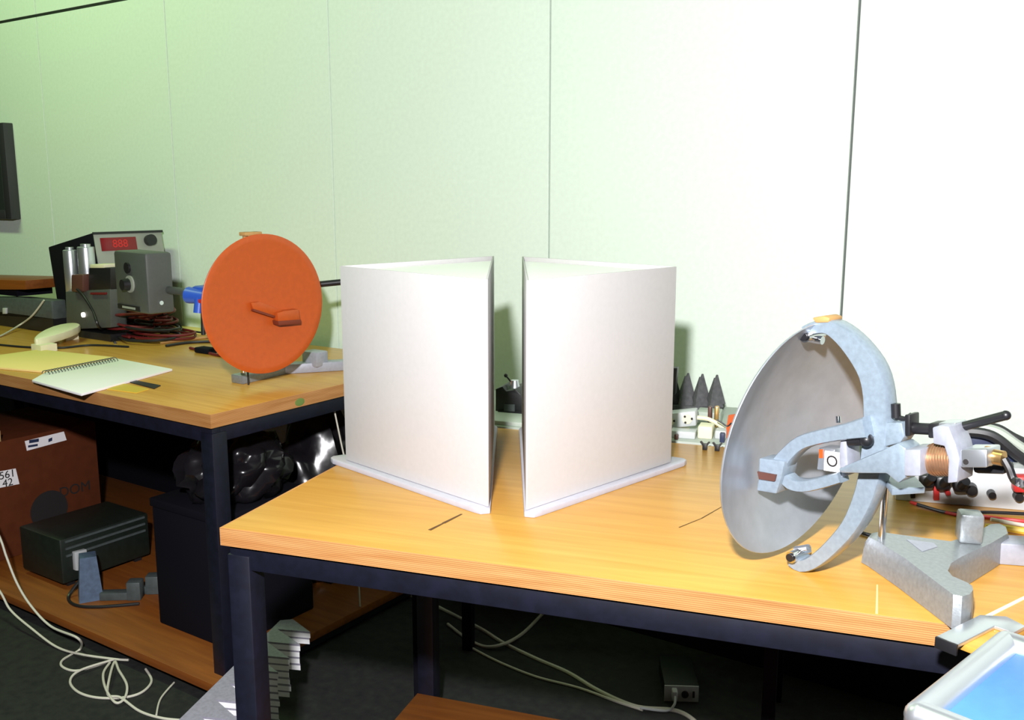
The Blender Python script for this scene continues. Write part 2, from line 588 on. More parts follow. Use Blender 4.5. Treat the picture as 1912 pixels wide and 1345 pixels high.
def prism_thing(label, A, sgn):
    A = Vector((A[0], A[1], 0))
    hyp = Vector((math.cos(HB), math.sin(HB), 0))
    C = A + hyp * 0.70
    b = HB + sgn * math.radians(45)
    B = A + Vector((math.cos(b), math.sin(b), 0)) * 0.497
    t = thing('hollow_prism', label, 'prism', ((A + B + C) / 3) + Vector((0, 0, PZ0)), 0, 'white right-angled prisms')
    cen = (A + B + C) / 3
    z0, z1, th = PZ0 + 0.013, PZ1, 0.004

    def panel(name, P, Q):
        d = (Q - P).normalized()
        n = Vector((d.y, -d.x, 0))
        if n.dot(cen - P) > 0:
            n = -n
        P2, Q2 = P + d * 0.0045, Q - d * 0.0045
        pts = [P2 + Vector((0, 0, z0)), Q2 + Vector((0, 0, z0)), Q2 + Vector((0, 0, z1)), P2 + Vector((0, 0, z1))]
        return finish(name, MB().prism([p - n * th for p in pts], n * th, 0.0008), 'white_sheet', t)
    panel('front_panel', A, B)
    panel('back_panel', B, C)
    panel('gap_panel', C, A)
    inset = [cen + (p - cen) * 0.955 for p in (A, B, C)]
    finish('filling', MB().prism([p + Vector((0, 0, z0 + 0.001)) for p in inset], (0, 0, z1 - z0 - 0.012)), 'wax', t)
    # base plate with rounded ends, proud of the outer panels, flush at the gap
    dAB, dBC, dCA = (B - A).normalized(), (C - B).normalized(), (A - C).normalized()

    def outn(d_, P):
        n = Vector((d_.y, -d_.x, 0))
        return -n if n.dot(cen - P) > 0 else n
    nF, nB, nG = outn(dAB, A), outn(dBC, B), outn(dCA, C)
    out = [A + nF * 0.004 + nG * 0.006 - dAB * 0.0, A + nF * 0.018 + dAB * 0.006, A + nF * 0.020 + dAB * 0.025,
           B + nF * 0.018 + dAB * 0.025, B + nF * 0.012 + dAB * 0.042, B + dAB * 0.05, B + dAB * 0.042 - nF * 0.03,
           B + nB * 0.018 + dBC * 0.03, C + nB * 0.018 - dBC * 0.02, C + nB * 0.008 + nG * 0.004, C + nG * 0.008 + dCA * 0.02]
    finish('base_plate', MB().prism([p + Vector((0, 0, PZ0)) for p in out], (0, 0, 0.012), 0.002), 'base_sheet', t)
    return t, A, B, C


prism_thing('white hollow prism on a pale base plate, the one standing nearer the orange dish', (-1.076, 1.503), +1)
prism_thing('white hollow prism on a pale base plate, the one standing nearer the silver dish', (-1.003, 1.528), -1)

# ================================================================== silver receiver
m_ = Vector((math.cos(math.radians(344)), math.sin(math.radians(344)), 0))      # back of the dish looks this way
DC = Vector((-0.478, 1.578, 1.135))
mt_ = m_ * math.cos(math.radians(8)) - Vector((0, 0, math.sin(math.radians(8))))    # dish leans back a little
DR = 0.206
PL = Pl(DC, Vector((m_.y, -m_.x, 0)))                                           # plane of axis and yoke, facing the camera
rec = thing('dish_receiver', 'silver dish receiver in a blue-grey yoke on a cast tripod stand', 'antenna', (-0.30, 1.66, TZ))
prof = []
for i in range(13):
    r = DR * i / 12
    prof.append((r, -0.062 * (1 - (r / DR) ** 2)))
prof += [(DR + 0.001, -0.001)]
for i in range(12, -1, -1):
    r = (DR - 0.001) * i / 12
    prof.append((r, -0.062 * (1 - (r / DR) ** 2) - 0.004))
dish = finish('dish', MB().lathe(prof, DC, mt_, 72), 'alu', rec, 50)
yk = [(1512, 618, 22), (1530, 611, 24), (1556, 610, 28), (1583, 628, 34), (1610, 658, 40), (1632, 694, 44), (1642, 735, 46), (1644, 790, 48),
      (1640, 840, 48), (1632, 890, 44), (1618, 935, 40), (1595, 980, 34), (1560, 1020, 30), (1528, 1046, 27), (1505, 1053, 24), (1487, 1044, 20)]
finish('yoke', MB().ribbon(PL, yk, 0.036, 0.0, 0.005), 'hammer', rec)
# pivots at the rim
for (x, y) in ((1520, 626), (1494, 1034)):
    mb = MB()
    mb.cyl(PL(x, y, -0.02), PL(x, y, 0.028), 0.010)
    mb.cyl(PL(x - 8, y + (6 if y < 800 else -6), 0.0), PL(x + 16, y + (10 if y < 800 else -10), 0.0), 0.007)
    finish('pivot_bolt', mb, 'chrome', rec)
    finish('pivot_washer', MB().cyl(PL(x, y, 0.029), PL(x, y, 0.032), 0.007), 'black', rec)
finish('tape_wrap', MB().poly(PL, [(1528, 592), (1550, 588), (1562, 592), (1560, 601), (1535, 602)], 0.04, 0, 0.003), 'wire_brown', rec)
# feed arm: two curved fingers and an end block
feed = finish('feed_arm', MB().ribbon(PL, [(1640, 792, 40), (1600, 800, 30), (1560, 808, 27), (1520, 820, 27), (1494, 842, 28), (1478, 862, 32)], 0.030, 0.028, 0.004), 'hammer', rec)
finish('lower_finger', MB().ribbon(PL, [(1592, 884, 20), (1560, 893, 22), (1525, 900, 22), (1500, 896, 20), (1488, 884, 16)], 0.028, 0.028, 0.004), 'hammer', feed)
finish('end_block', MB().poly(PL, [(1450, 846), (1498, 852), (1492, 880), (1482, 912), (1445, 906), (1449, 880)], 0.042, 0.03, 0.003), 'hammer', feed)
finish('end_window', MB().poly(PL, [(1449, 870), (1484, 876), (1481, 888), (1452, 884)], 0.004, 0.0525), 'bakelite', feed)
finish('detector_block', MB().poly(PL, [(1540, 833), (1570, 836), (1568, 876), (1536, 874)], 0.035, 0.0, 0.002), 'alu_bright', rec)
finish('diode_band', MB().rect(PL, 1541, 836, 1548, 852, 0.038, 0.0), 'orange', rec)
pp = finish('scale_plate', MB().poly(PL, [(1560, 836), (1588, 840), (1586, 876), (1558, 872)], 0.003, 0.030), 'paper', rec)
text('scale_letter', 'O', 0.026, face_mx(PL(1574, 856, 0.0325), m_, (0, 0, 1)), 'ink', pp)
finish('side_plate', MB().poly(PL, [(1590, 808), (1600, 816), (1604, 880), (1590, 886), (1586, 850)], 0.04, 0.012, 0.002), 'casting_light', rec)
mb = MB()
mb.cyl(PL(1590, 806, 0.01), PL(1590, 806, 0.038), 0.006)
mb.cyl(PL(1563, 790, -0.004), PL(1562, 778, -0.004), 0.004)
finish('set_screw', mb, 'chrome', rec)
mb = MB()
mb.cyl(PL(1604, 820, 0.03), PL(1636, 818, 0.03), 0.007)
mb.ball(PL(1637, 816, 0.03), 0.011)
finish('lock_lever', mb, 'black', rec)
# tapered waveguide arm from the yoke to the detector mount
wg = finish('waveguide_arm', MB().poly(PL, [(1600, 864), (1690, 826), (1712, 816), (1726, 826), (1726, 880), (1712, 890), (1690, 872), (1606, 872)], 0.045, 0.034, 0.003), 'hammer', rec)
finish('waveguide_flange', MB().rect(PL, 1724, 828, 1754, 876, 0.056, 0.03, 0.002), 'casting_light', wg)
mb = MB().cyl(PL(1752, 854, 0.02), PL(1798, 854, 0.02), 0.0235, n=28)
for k in range(8):
    x = 1757 + k * 5.2
    mb.cyl(PL(x, 854, 0.02), PL(x + 2.2, 854, 0.02), 0.0248, n=28)
finish('ribbed_coil', mb, 'copper', rec)
finish('end_flange', MB().poly(PL, [(1782, 786), (1798, 788), (1812, 822), (1818, 850), (1814, 890), (1796, 892), (1798, 850), (1790, 824), (1770, 820), (1768, 790)], 0.05, 0.02, 0.002), 'casting_light', rec)
dm = finish('detector_mount', MB().rect(PL, 1818, 830, 1868, 864, 0.045, 0.02, 0.003), 'alu_bright', rec)
mb = MB()
mb.cyl(PL(1864, 848, 0.02), PL(1886, 852, 0.02), 0.011, n=18)
mb.cyl(PL(1852, 846, 0.02), PL(1864, 848, 0.02), 0.014, n=18)
finish('coaxial_plug', mb, 'brass', dm)
finish('mount_hole', MB().cyl(PL(1829, 853, 0.042), PL(1829, 853, 0.0435), 0.004, n=12), 'ink', dm)
# clamp and black locking parts above the arm
mb = MB()
mb.rect(PL, 1698, 772, 1708, 812, 0.03, 0.0, 0.002)
mb.cyl(PL(1706, 800, 0), PL(1744, 802, 0), 0.009)
mb.rect(PL, 1741, 788, 1765, 816, 0.03, 0.0, 0.003)
finish('boss_head', mb, 'black', rec)
mb = MB()
mb.cyl(PL(1672, 754, 0), PL(1673, 780, 0), 0.0075)
mb.cyl(PL(1673, 779, 0), PL(1690, 783, 0), 0.004)
mb.cyl(PL(1690, 783, 0), PL(1702, 775, 0), 0.004)
finish('thumb_screw', mb, 'black', rec)
finish('clamp_block', MB().poly(PL, [(1663, 786), (1694, 786), (1700, 812), (1692, 824), (1661, 832)], 0.035, 0.0, 0.003), 'hammer', rec)
mb = MB().cyl(PL(1797, 797, 0), PL(1878, 776, 0), 0.0068)
mb.ball(PL(1878, 776, 0), 0.0072)
finish('handle_bar', mb, 'black', rec)
finish('clamp_jaw', MB().poly(PL, [(1764, 786), (1796, 786), (1800, 806), (1784, 816), (1766, 814)], 0.036, 0.002, 0.002), 'alu_bright', rec)
finish('lower_knob', MB().poly(PL, [(1812, 868), (1874, 868), (1876, 888), (1814, 886)], 0.035, -0.02, 0.006), 'black', rec)
# tripod casting
out = [(1622, 1003), (1628, 996), (1642, 993), (1668, 997), (1720, 1004), (1775, 1011), (1812, 1000), (1850, 979), (1866, 978), (1878, 984), (1882, 996),
       (1850, 1015), (1795, 1040), (1776, 1052), (1770, 1066), (1778, 1076), (1806, 1088), (1815, 1094), (1817, 1102), (1811, 1110), (1796, 1114), (1780, 1111), (1740, 1081), (1690, 1043), (1636, 1010)]
ZT = TZ + 0.050
mb = MB()
b = mb.bm
topv = [b.verts.new(Z(x, y, ZT)) for x, y in out]
cx = sum((v.co for v in topv), Vector()) / len(topv)
midv = [b.verts.new(v.co + (v.co - cx).normalized() * 0.006 - Vector((0, 0, 0.012))) for v in topv]
botv = [b.verts.new(v.co + (v.co - cx).normalized() * 0.010 - Vector((0, 0, ZT - TZ - 0.001))) for v in topv]
b.faces.new(topv)
for r1, r2 in ((topv, midv), (midv, botv)):
    for k in range(len(out)):
        k2 = (k + 1) % len(out)
        b.faces.new((r1[k], r1[k2], r2[k2], r2[k]))
b.faces.new(botv[::-1])
bmesh.ops.recalc_face_normals(b, faces=b.faces)
base = finish('tripod_base', mb, 'casting', rec, 40)
finish('web_recess', MB().prism([Z(x, y, ZT + 0.0008) for x, y in ((1692, 1007), (1744, 1014), (1750, 1021), (1722, 1030))], (0, 0, -0.0006)), 'casting_light', base)
so = Z(1808, 1010, ZT)
mx = Matrix.Translation(so) @ Matrix.Rotation(math.radians(20), 4, 'Z')
finish('rod_socket', MB().box2((-0.019, -0.019, 0), (0.019, 0.019, 0.052), 0.005, mx), 'casting', base)
RP = Z(1646, 1006, ZT)
mb = MB()
mb.cyl((RP.x, RP.y, ZT - 0.006), (RP.x, RP.y, 1.095), 0.0062, n=20)
finish('upright_rod', mb, 'chrome', rec)
arm_end = PL(1700, 870, 0)
finish('cross_plate', MB().prism([Vector((RP.x - 0.02, RP.y - 0.014, 1.088)), Vector((arm_end.x - 0.02, arm_end.y - 0.02, 1.088)),
                                  Vector((arm_end.x + 0.02, arm_end.y + 0.02, 1.088)), Vector((RP.x + 0.02, RP.y + 0.014, 1.088))], (0, 0, 0.010), 0.001), 'hammer', rec)

# second stand foot reaching in from the right
st2 = thing('stand_foot', 'pale cast stand foot lying behind the tripod stand of the silver dish', 'stand', Z(1990, 1050))
a, b2 = Z(1822, 1052), Z(2010, 1066)
d = (b2 - a).normalized()
s = Vector((-d.y, d.x, 0))
finish('foot_bar', MB().prism([a, a + s * 0.012 + d * -0.004, a + s * 0.05 + d * 0.02, b2 + s * 0.05, b2], (0, 0, 0.040), 0.004), 'casting_light', st2)
c2 = b2 + s * 0.03
mb = MB().cyl(c2 + Vector((0, 0, 0.0)), c2 + Vector((0, 0, 0.06)), 0.03, 0.024)
finish('hub', mb, 'casting_light', st2)
finish('foot_bar', MB().prism([c2 - d * 0.02, c2 + d * 0.02, c2 + d * 0.10 - s * 0.16, c2 + d * 0.06 - s * 0.16], (0, 0, 0.036), 0.004), 'casting_light', st2)
finish('foot_bar', MB().prism([c2 - d * 0.01 + s * 0.02, c2 + d * 0.02, c2 + d * 0.15 + s * 0.08, c2 + d * 0.12 + s * 0.11], (0, 0, 0.036), 0.004), 'casting_light', st2)

# ================================================================== socket panel and leads at the right
q0, q1 = Z(1672, 934), Z(2010, 962)
ax = (q1 - q0).normalized()
SP = Pl(q0, Vector((ax.y, -ax.x, 0)))
chs = thing('socket_panel', 'white socket panel with black knobs and red plugs behind the silver dish stand', 'panel', (q0 + q1) / 2)
mb = MB().prism([q0, q1, q1 + Vector((0, 0, 0.088)), q0 + Vector((0, 0, 0.088))], -SP.n * 0.05, 0.002)
pan = finish('panel_body', mb, 'white', chs)
for (x, y, r, mt) in ((1850, 921, 0.0085, 'black'), (1812, 912, 0.013, 'black'), (1768, 917, 0.006, 'red'), (1682, 900, 0.004, 'black'), (1900, 925, 0.010, 'black')):
    finish('socket_knob', MB().cyl(SP(x, y, 0.0), SP(x, y, 0.018), r, r * 0.85, n=20), mt, chs)
finish('rocker', MB().rect(SP, 1699, 888, 1708, 928, 0.012, 0.006, 0.001), 'black', chs)
finish('label_strip', MB().rect(SP, 1742, 902, 1753, 932, 0.010, 0.005, 0.001), 'red', chs)
for (x, y, s_) in ((1728, 893, 1.0), (1757, 896, 1.1), (1790, 900, 1.2)):
    mb = MB()
    mb.rect(SP, x - 14, y - 14, x + 14, y + 12, 0.03, 0.020, 0.008)
    mb.cyl(SP(x, y, 0.03), SP(x + 6, y - 14, 0.05), 0.009)
    finish('black_plug', mb, 'black', chs)
mb = MB().rect(SP, 1886, 882, 1930, 912, 0.03, 0.02, 0.006)
single('banana_plug', mb, 'red', 'red plug block on the socket panel, next to the brass coaxial plug', 'plug')


def lead(name, pts, r, material, label, cat='cable', group=None):
    return single(name, MB().tube(pts, r), material, label, cat, group)


lead('red_lead', [Z(1700, 938, TZ + 0.006), Z(1745, 952, TZ + 0.004), Z(1790, 962, TZ + 0.004), Z(1830, 964, TZ + 0.004), Z(1912, 975, TZ + 0.004), Z(1990, 985, TZ + 0.004)], 0.0035, 'red', 'red lead lying along the foot of the white socket panel')
lead('black_lead', [Z(1712, 942, TZ + 0.009), Z(1765, 957, TZ + 0.004), Z(1800, 959, TZ + 0.004), Z(1850, 957, TZ + 0.004), Z(1990, 964, TZ + 0.004)], 0.0035, 'black', 'black lead lying along the foot of the white socket panel')
lead('red_lead', [Z(1830, 967, TZ + 0.012), Z(1870, 969, TZ + 0.012), Z(1920, 974, TZ + 0.012), Z(1990, 976, TZ + 0.012)], 0.0035, 'red', 'red lead crossing above the yellow lead near the stand socket')
lead('white_lead', [Z(1850, 970, TZ + 0.012), Z(1912, 981, TZ + 0.005), Z(1990, 992, TZ + 0.005)], 0.004, 'cable_white', 'white lead running beside the yellow lead near the stand socket')
lead('yellow_lead', [Z(1840, 984, TZ + 0.0075), Z(1880, 987, TZ + 0.0075), Z(1912, 992, TZ + 0.0075), Z(1990, 1000, TZ + 0.0075)], 0.007, 'yellow', 'thick yellow lead behind the cast tripod stand')
lead('black_lead', [Z(1598, 990, TZ + 0.004), Z(1612, 996, TZ + 0.004), Z(1626, 1000, TZ + 0.004)], 0.0035, 'black', 'short black lead end beside the tripod foot')
lead('coaxial_cable', [PL(1886, 852, 0.02), PL(1896, 870, 0.02), PL(1906, 892, 0.02), PL(1930, 905, 0.02), Z(1990, 955, TZ + 0.01)], 0.006, 'black', 'black coaxial cable hanging from the brass plug of the receiver')
# bundle of thick leads going off to the right
BPL = Pl(Z(1760, 930), SP.n)
bund = [((1795, 806), (1850, 812), (1905, 852), (1990, 900), 'black', 'thick black lead, lowest of the bundle behind the receiver handle'),
        ((1810, 800), (1860, 806), (1912, 838), (1990, 880), 'grey_light', 'pale grey lead in the bundle behind the receiver handle'),
        ((1835, 802), (1865, 804), (1900, 822), (1990, 860), 'black', 'black lead arching highest in the bundle behind the receiver handle')]
for k, (a, b_, c_, d_, mt, lb) in enumerate(bund):
    pts = [BPL(*a, 0.0 - 0.01 * k), BPL(*b_, 0.01 - 0.01 * k), BPL(*c_, 0.02 - 0.01 * k), BPL(*d_, 0.02 - 0.01 * k)]
    lead('thick_lead', pts, 0.011, mt, lb)
single('cable_block', MB().poly(BPL, [(1800, 808), (1850, 814), (1905, 862), (1905, 876), (1812, 868)], 0.04, -0.03, 0.008), 'navy', 'dark navy cable junction block behind the receiver arm', 'block')

# ================================================================== strip with aluminium end and blue framed panel (near right)
e0, e1 = Z(1748, 1196, TZ + 0.012), Z(1935, 1103, TZ + 0.012)
d = (e1 - e0)
d.z = 0
d.normalize()
s = Vector((-d.y, d.x, 0))
bar = thing('straightedge', 'flat wooden straightedge with a folded aluminium end cap, lying over the bench edge', 'straightedge', (e0.x, e0.y, TZ))
o0 = Vector((e0.x, e0.y, TZ + 0.002))
wv = -s * 0.058
finish('wooden_strip', MB().prism([o0 + d * 0.02, o0 + d * 0.55, o0 + d * 0.55 + wv, o0 + d * 0.02 + wv], (0, 0, 0.010), 0.001), 'wood', bar)
finish('pale_edge', MB().prism([o0 + d * 0.13, o0 + d * 0.55, o0 + d * 0.55 - s * 0.006, o0 + d * 0.13 - s * 0.006], (0, 0, 0.0116), 0.0005), 'cream', bar)
finish('end_cap', MB().prism([o0 + Vector((0, 0, 0.0105)), o0 + d * 0.118 + Vector((0, 0, 0.0105)), o0 + d * 0.145 + wv * 0.45 + Vector((0, 0, 0.0105)), o0 + d * 0.135 + wv * 1.02 + Vector((0, 0, 0.0105)),
                             o0 + d * 0.10 + wv * 1.02 + Vector((0, 0, 0.0105)), o0 + d * 0.10 + wv * 0.55 + Vector((0, 0, 0.0105)), o0 + wv * 0.55 + Vector((0, 0, 0.0105))], (0, 0, 0.006), 0.001), 'alu_bright', bar)
finish('cap_lip', MB().prism([o0 - d * 0.004, o0 + wv * 0.56 - d * 0.004, o0 + wv * 0.56, o0], (0, 0, 0.0165), 0.0005), 'black', bar)

BZ = 0.985
pa, pb = Z(1718, 1338, BZ), Z(1880, 1204, BZ)
dl = (pb - pa)
dl.normalize()
dn = Vector((dl.y, -dl.x, 0))
bt = thing('tray_table', 'blue-topped stand with a rounded aluminium rim, in front of the oak workbench', 'table', (pa.x + dn.x * 0.2, pa.y + dn.y * 0.2, 0))
wd = 0.42
cs = [pa, pb, pb + dn * wd, pa + dn * wd]
finish('blue_top', MB().prism([p + Vector((0, 0, -0.012)) for p in cs], (0, 0, 0.012), 0.001), 'blue_panel', bt)
for k in range(4):
    p, q2 = cs[k], cs[(k + 1) % 4]
    finish('rim_tube', MB().cyl(p, q2, 0.017, n=24), 'alu_bright', bt)
    mb = MB().ball(p, 0.0172)
    mb.cyl(p, Vector((p.x, p.y, 0.0)), 0.0165, n=20)
    finish('leg', mb, 'alu_bright', bt)

# ================================================================== orange transmitter on the wall bench
OB = math.radians(352)
on = Vector((math.cos(OB), math.sin(OB), 0))                    # dish front looks this way
OC = Vector((-2.41, 2.116, 1.190))
OR = 0.226
os_ = Vector((-on.y, on.x, 0))
trn = thing('dish_transmitter', 'orange disc-shaped transmitter with a grey oscillator box on the wall bench', 'antenna', (OC.x - 0.1, OC.y, TZ))
prof = [(0, -0.020)] + [(OR * i / 12, -0.020 * (1 - (i / 12) ** 2)) for i in range(1, 13)] + [(OR + 0.003, -0.002), (OR + 0.002, -0.006)]
prof += [(OR * i / 12, -0.020 * (1 - (i / 12) ** 2) - 0.006) for i in range(11, 0, -1)] + [(0, -0.026)]
od = finish('dish', MB().lathe(prof, OC, on, 72), 'orange', trn, 50)
OPL = Pl(OC, on)
# open waveguide feed projecting from the centre
mb = MB()
mb.poly(OPL, [(470, 566), (486, 564), (527, 580), (512, 590), (474, 578)], 0.012, -0.008, 0.001)
finish('feed_arm', mb, 'orange', trn)
finish('feed_arm_shade', MB().poly(OPL, [(474, 577), (514, 590), (513, 594), (473, 581)], 0.014, -0.007), 'orange_shade', trn)  # darker orange paints the shadow under the feed arm
finish('feed_horn', MB().poly(OPL, [(513, 584), (527, 580), (553, 577), (556, 598), (515, 600)], 0.03, 0.0, 0.002), 'orange', trn)
finish('horn_shade', MB().poly(OPL, [(513, 599), (556, 596), (556, 604), (515, 607)], 0.034, 0.002, 0.001), 'orange_shade', trn)  # shadow below the horn, painted as a dark strip
# rim clip on top
mb = MB()
ctop = OC + Vector((0, 0, OR)) - on * 0.02 - os_ * 0.03
for k in (-1, 1):
    mb.cyl(ctop + os_ * (0.02 * k) + Vector((0, 0, -0.02)), ctop + os_ * (0.02 * k) + Vector((0, 0, 0.010)), 0.009)
mb.box(ctop + Vector((0, 0, 0.004)), (0.03, 0.07, 0.012), None, 0.002)
finish('rim_clip', mb, 'wire_brown', trn)
# rear yoke, axis rod, blue clamp and oscillator box
yp = []
for i in range(13):
    t_ = math.radians(90 - i * 15)
    yp.append(OC - on * (0.03 + 0.10 * math.cos(t_)) + Vector((0, 0, (OR - 0.02) * math.sin(t_))))
finish('yoke', MB().tube(yp, 0.014, 10), 'hammer', trn)
axz = OC.z + 0.005
rod0 = OC - on * 0.02
rod1 = OC - on * 0.72
rod1.z = rod0.z = axz
finish('axis_rod', MB().cyl(rod0, rod1, 0.014, n=16), 'grey_case', trn)
cl = OC - on * 0.36
mb = MB()
mb.box(cl + Vector((0, 0, 0.01)), (0.10, 0.06, 0.055), None, 0.012)
mb.cyl(cl + Vector((0.03, -0.02, 0)), cl + Vector((-0.06, -0.03, 0.004)), 0.022, 0.03, n=14)
mb.cyl(cl + Vector((0, -0.03, 0.0)), cl + Vector((0.0, -0.04, -0.055)), 0.018, n=14)
finish('blue_clamp', mb, 'blue', trn)
finish('clamp_screw', MB().cyl(cl + Vector((0.02, -0.035, -0.02)), cl + Vector((0.02, -0.04, -0.13)), 0.008), 'black', trn)
finish('clamp_badge', MB().box(cl + Vector((0.02, -0.037, -0.012)), (0.04, 0.02, 0.014), None, 0.003), 'red', trn)
# oscillator box
bx0, bx1 = rod1.x - 0.26, rod1.x + 0.02
bc = Vector(((bx0 + bx1) / 2 + 0.085, rod1.y - 0.03, axz + 0.015))
mx = Matrix.Translation(bc) @ Matrix.Rotation(math.radians(-8), 4, 'Z')
obx = finish('oscillator_box', MB().box2((-0.125, -0.050, -0.10), (0.125, 0.055, 0.125), 0.012, mx), 'grey_case', trn)
GP = Pl(mx @ Vector((0, -0.125, 0)), (mx.to_3x3() @ Vector((0, -1, 0))))
GX = Pl(mx @ Vector((0.125, 0, 0)), (mx.to_3x3() @ Vector((1, 0, 0))))
finish('round_socket', MB().cyl(mx @ Vector((-0.01, -0.050, 0.065)), mx @ Vector((-0.01, -0.058, 0.065)), 0.020, n=20), 'black', obx)
kn = finish('dial_ring', MB().cyl(mx @ Vector((0.0, -0.050, 0.005)), mx @ Vector((0.0, -0.056, 0.005)), 0.032, n=24), 'panel_grey', obx)
finish('dial_knob', MB().cyl(mx @ Vector((-0.008, -0.055, 0.003)), mx @ Vector((-0.008, -0.080, 0.003)), 0.024, 0.020, n=20), 'black', obx)
finish('slot', MB().box2((-0.11, -0.053, -0.094), (0.06, -0.049, -0.076), 0, mx), 'black', obx)
finish('badge', MB().box2((-0.07, -0.0545, -0.089), (0.03, -0.0525, -0.081), 0, mx), 'panel_grey', obx)
finish('side_screw', MB().cyl(mx @ Vector((0.125, 0.0, -0.06)), mx @ Vector((0.130, 0.0, -0.06)), 0.008, n=12), 'chrome', obx)
finish('cross_bar', MB().cyl(OC - on * 0.28 + Vector((-0.02, 0.05, 0.01)), OC - on * 0.25 + Vector((0.32, 0.34, 0.055)), 0.011, n=14), 'black', trn)
# cast foot of its stand
f0, f1 = Vector((-2.56, 2.30, TZ)), Z(655, 692)
fd = (f1 - f0).normalized()
fs = Vector((-fd.y, fd.x, 0))
tf = finish('stand_foot', MB().prism([f0 - fd * 0.10, f1, f1 + fs * 0.05, f0 + fs * 0.06 - fd * 0.10], (0, 0, 0.036), 0.005), 'casting_light', trn)
finish('foot_socket', MB().box(f0 + fd * 0.13 + fs * 0.030 + Vector((0, 0, 0.048)), (0.075, 0.06, 0.055), None, 0.006), 'casting_light', tf)
sp_ = OC - on * 0.15
finish('stand_post', MB().cyl((sp_.x, sp_.y, TZ + 0.03), (sp_.x, sp_.y, axz), 0.010), 'chrome', trn)
finish('post_foot', MB().prism([Vector((sp_.x - 0.03, sp_.y - 0.03, TZ)), Vector((sp_.x + 0.03, sp_.y - 0.03, TZ)), f0 + fs * -0.0 + fd * 0.02, f0 + fs * 0.06 + fd * 0.02], (0, 0, 0.030), 0.004), 'casting', trn)
finish('rest_pin', MB().cyl(Z(464, 719), Z(464, 719) + Vector((0, 0, 0.05)), 0.003), 'black', trn)
mark('green_stain', [(552, 752), (560, 749)], 0.0, 'green_stain', ltop) if False else None
finish('green_stain', MB().ball((-2.255, 2.105, TZ - 0.026), 0.013, (0.06, 1.6, 1.0)), 'green_stain', ltop)

# ================================================================== instruments at the left end of the wall bench
ins = thing('counter_instrument', 'black-cased counter with red display, tilted up behind the grey oscillator box', 'instrument', (-4.22, 2.62, TZ))
tl = math.radians(-10)
imx = Matrix.Translation((-4.14, 2.625, TZ + 0.005)) @ Matrix.Rotation(math.radians(-6), 4, 'Z') @ Matrix.Rotation(tl, 4, 'Y')
case = finish('case', MB().box2((-0.20, -0.10, 0.045), (0.25, 0.24, 0.42), 0.006, imx), 'matt_black', ins)
fp = finish('front_panel', MB().box2((0.25, -0.095, 0.055), (0.258, 0.235, 0.415), 0.002, imx), 'panel_grey', ins)
finish('bezel', MB().box2((0.257, -0.10, 0.411), (0.262, 0.24, 0.422), 0, imx), 'black', fp)
finish('display_window', MB().box2((0.257, -0.07, 0.335), (0.262, 0.10, 0.395), 0.001, imx), 'led', fp)
text('display_digits', '888', 0.05, imx @ face_mx((0.2626, 0.02, 0.365), (0, 1, 0), (0, 0, 1)), 'digits', fp)
finish('range_knob', MB().cyl(imx @ Vector((0.257, 0.165, 0.375)), imx @ Vector((0.285, 0.165, 0.375)), 0.026, n=20), 'black', fp)
finish('tilt_foot', MB().box2((-0.24, -0.08, TZ), (-0.2, 0.2, TZ + 0.0), 0, Matrix.Translation((-4.22, 2.60, 0))) if False else
       MB().box2((-4.00, 2.52, TZ), (-3.94, 2.80, TZ + 0.07), 0.003), 'black', ins)
finish('rear_foot', MB().box2((-4.34, 2.54, TZ), (-4.30, 2.80, TZ + 0.02), 0.003), 'black', ins)

# power chassis with cans in front of it
pc = thing('power_chassis', 'grey power chassis with pilot light and two silver cans in front of the counter', 'instrument', (-4.0, 2.38, TZ))
q = PY(2.415)
ch = finish('chassis', MB().poly(q, [(122, 545), (205, 540), (207, 612), (124, 616)], 0.08, -0.04, 0.004), 'grey_case', pc)
finish('chassis_foot', MB().box2((q(124, 616).x, 2.415, TZ), (q(205, 612).x, 2.495, max(TZ + 0.004, q(124, 614).z))), 'black', pc)
finish('pilot_lamp', MB().cyl(q(157, 588, 0.0), q(157, 588, 0.008), 0.011, n=16), 'pilot', pc)
for (x, y0, y1, r) in ((121, 468, 548, 0.030), (150, 462, 540, 0.036)):
    a_, b_ = q(x, y1, -0.04), q(x, y0, -0.04)
    mb = MB().cyl((a_.x, a_.y, a_.z), (a_.x, a_.y, b_.z), r, n=28, bev=0.004)
    mb.cyl((a_.x, a_.y, b_.z), (a_.x, a_.y, b_.z + 0.012), r * 0.6, n=20)
    finish('silver_can', mb, 'alu_bright', pc)
finish('dark_valve', MB().rect(q, 140, 512, 162, 545, 0.08, -0.02, 0.008), 'bakelite', pc)
finish('transformer', MB().rect(q, 164, 500, 205, 543, 0.075, -0.04, 0.006), 'black', pc)
finish('transformer_cap', MB().rect(q, 166, 494, 192, 501, 0.07, -0.04, 0.002), 'cream', pc)
finish('terminal_bar', MB().rect(q, 172, 546, 200, 550, 0.01, 0.004), 'red_dark', pc)
lead('black_lead', [q(152, 540, 0.02), q(168, 552, 0.03), q(185, 580, 0.03), q(196, 608, 0.03), Z(200, 622, TZ + 0.005), Z(215, 640, TZ + 0.005)], 0.006, 'black', 'black lead arching down across the grey power chassis')

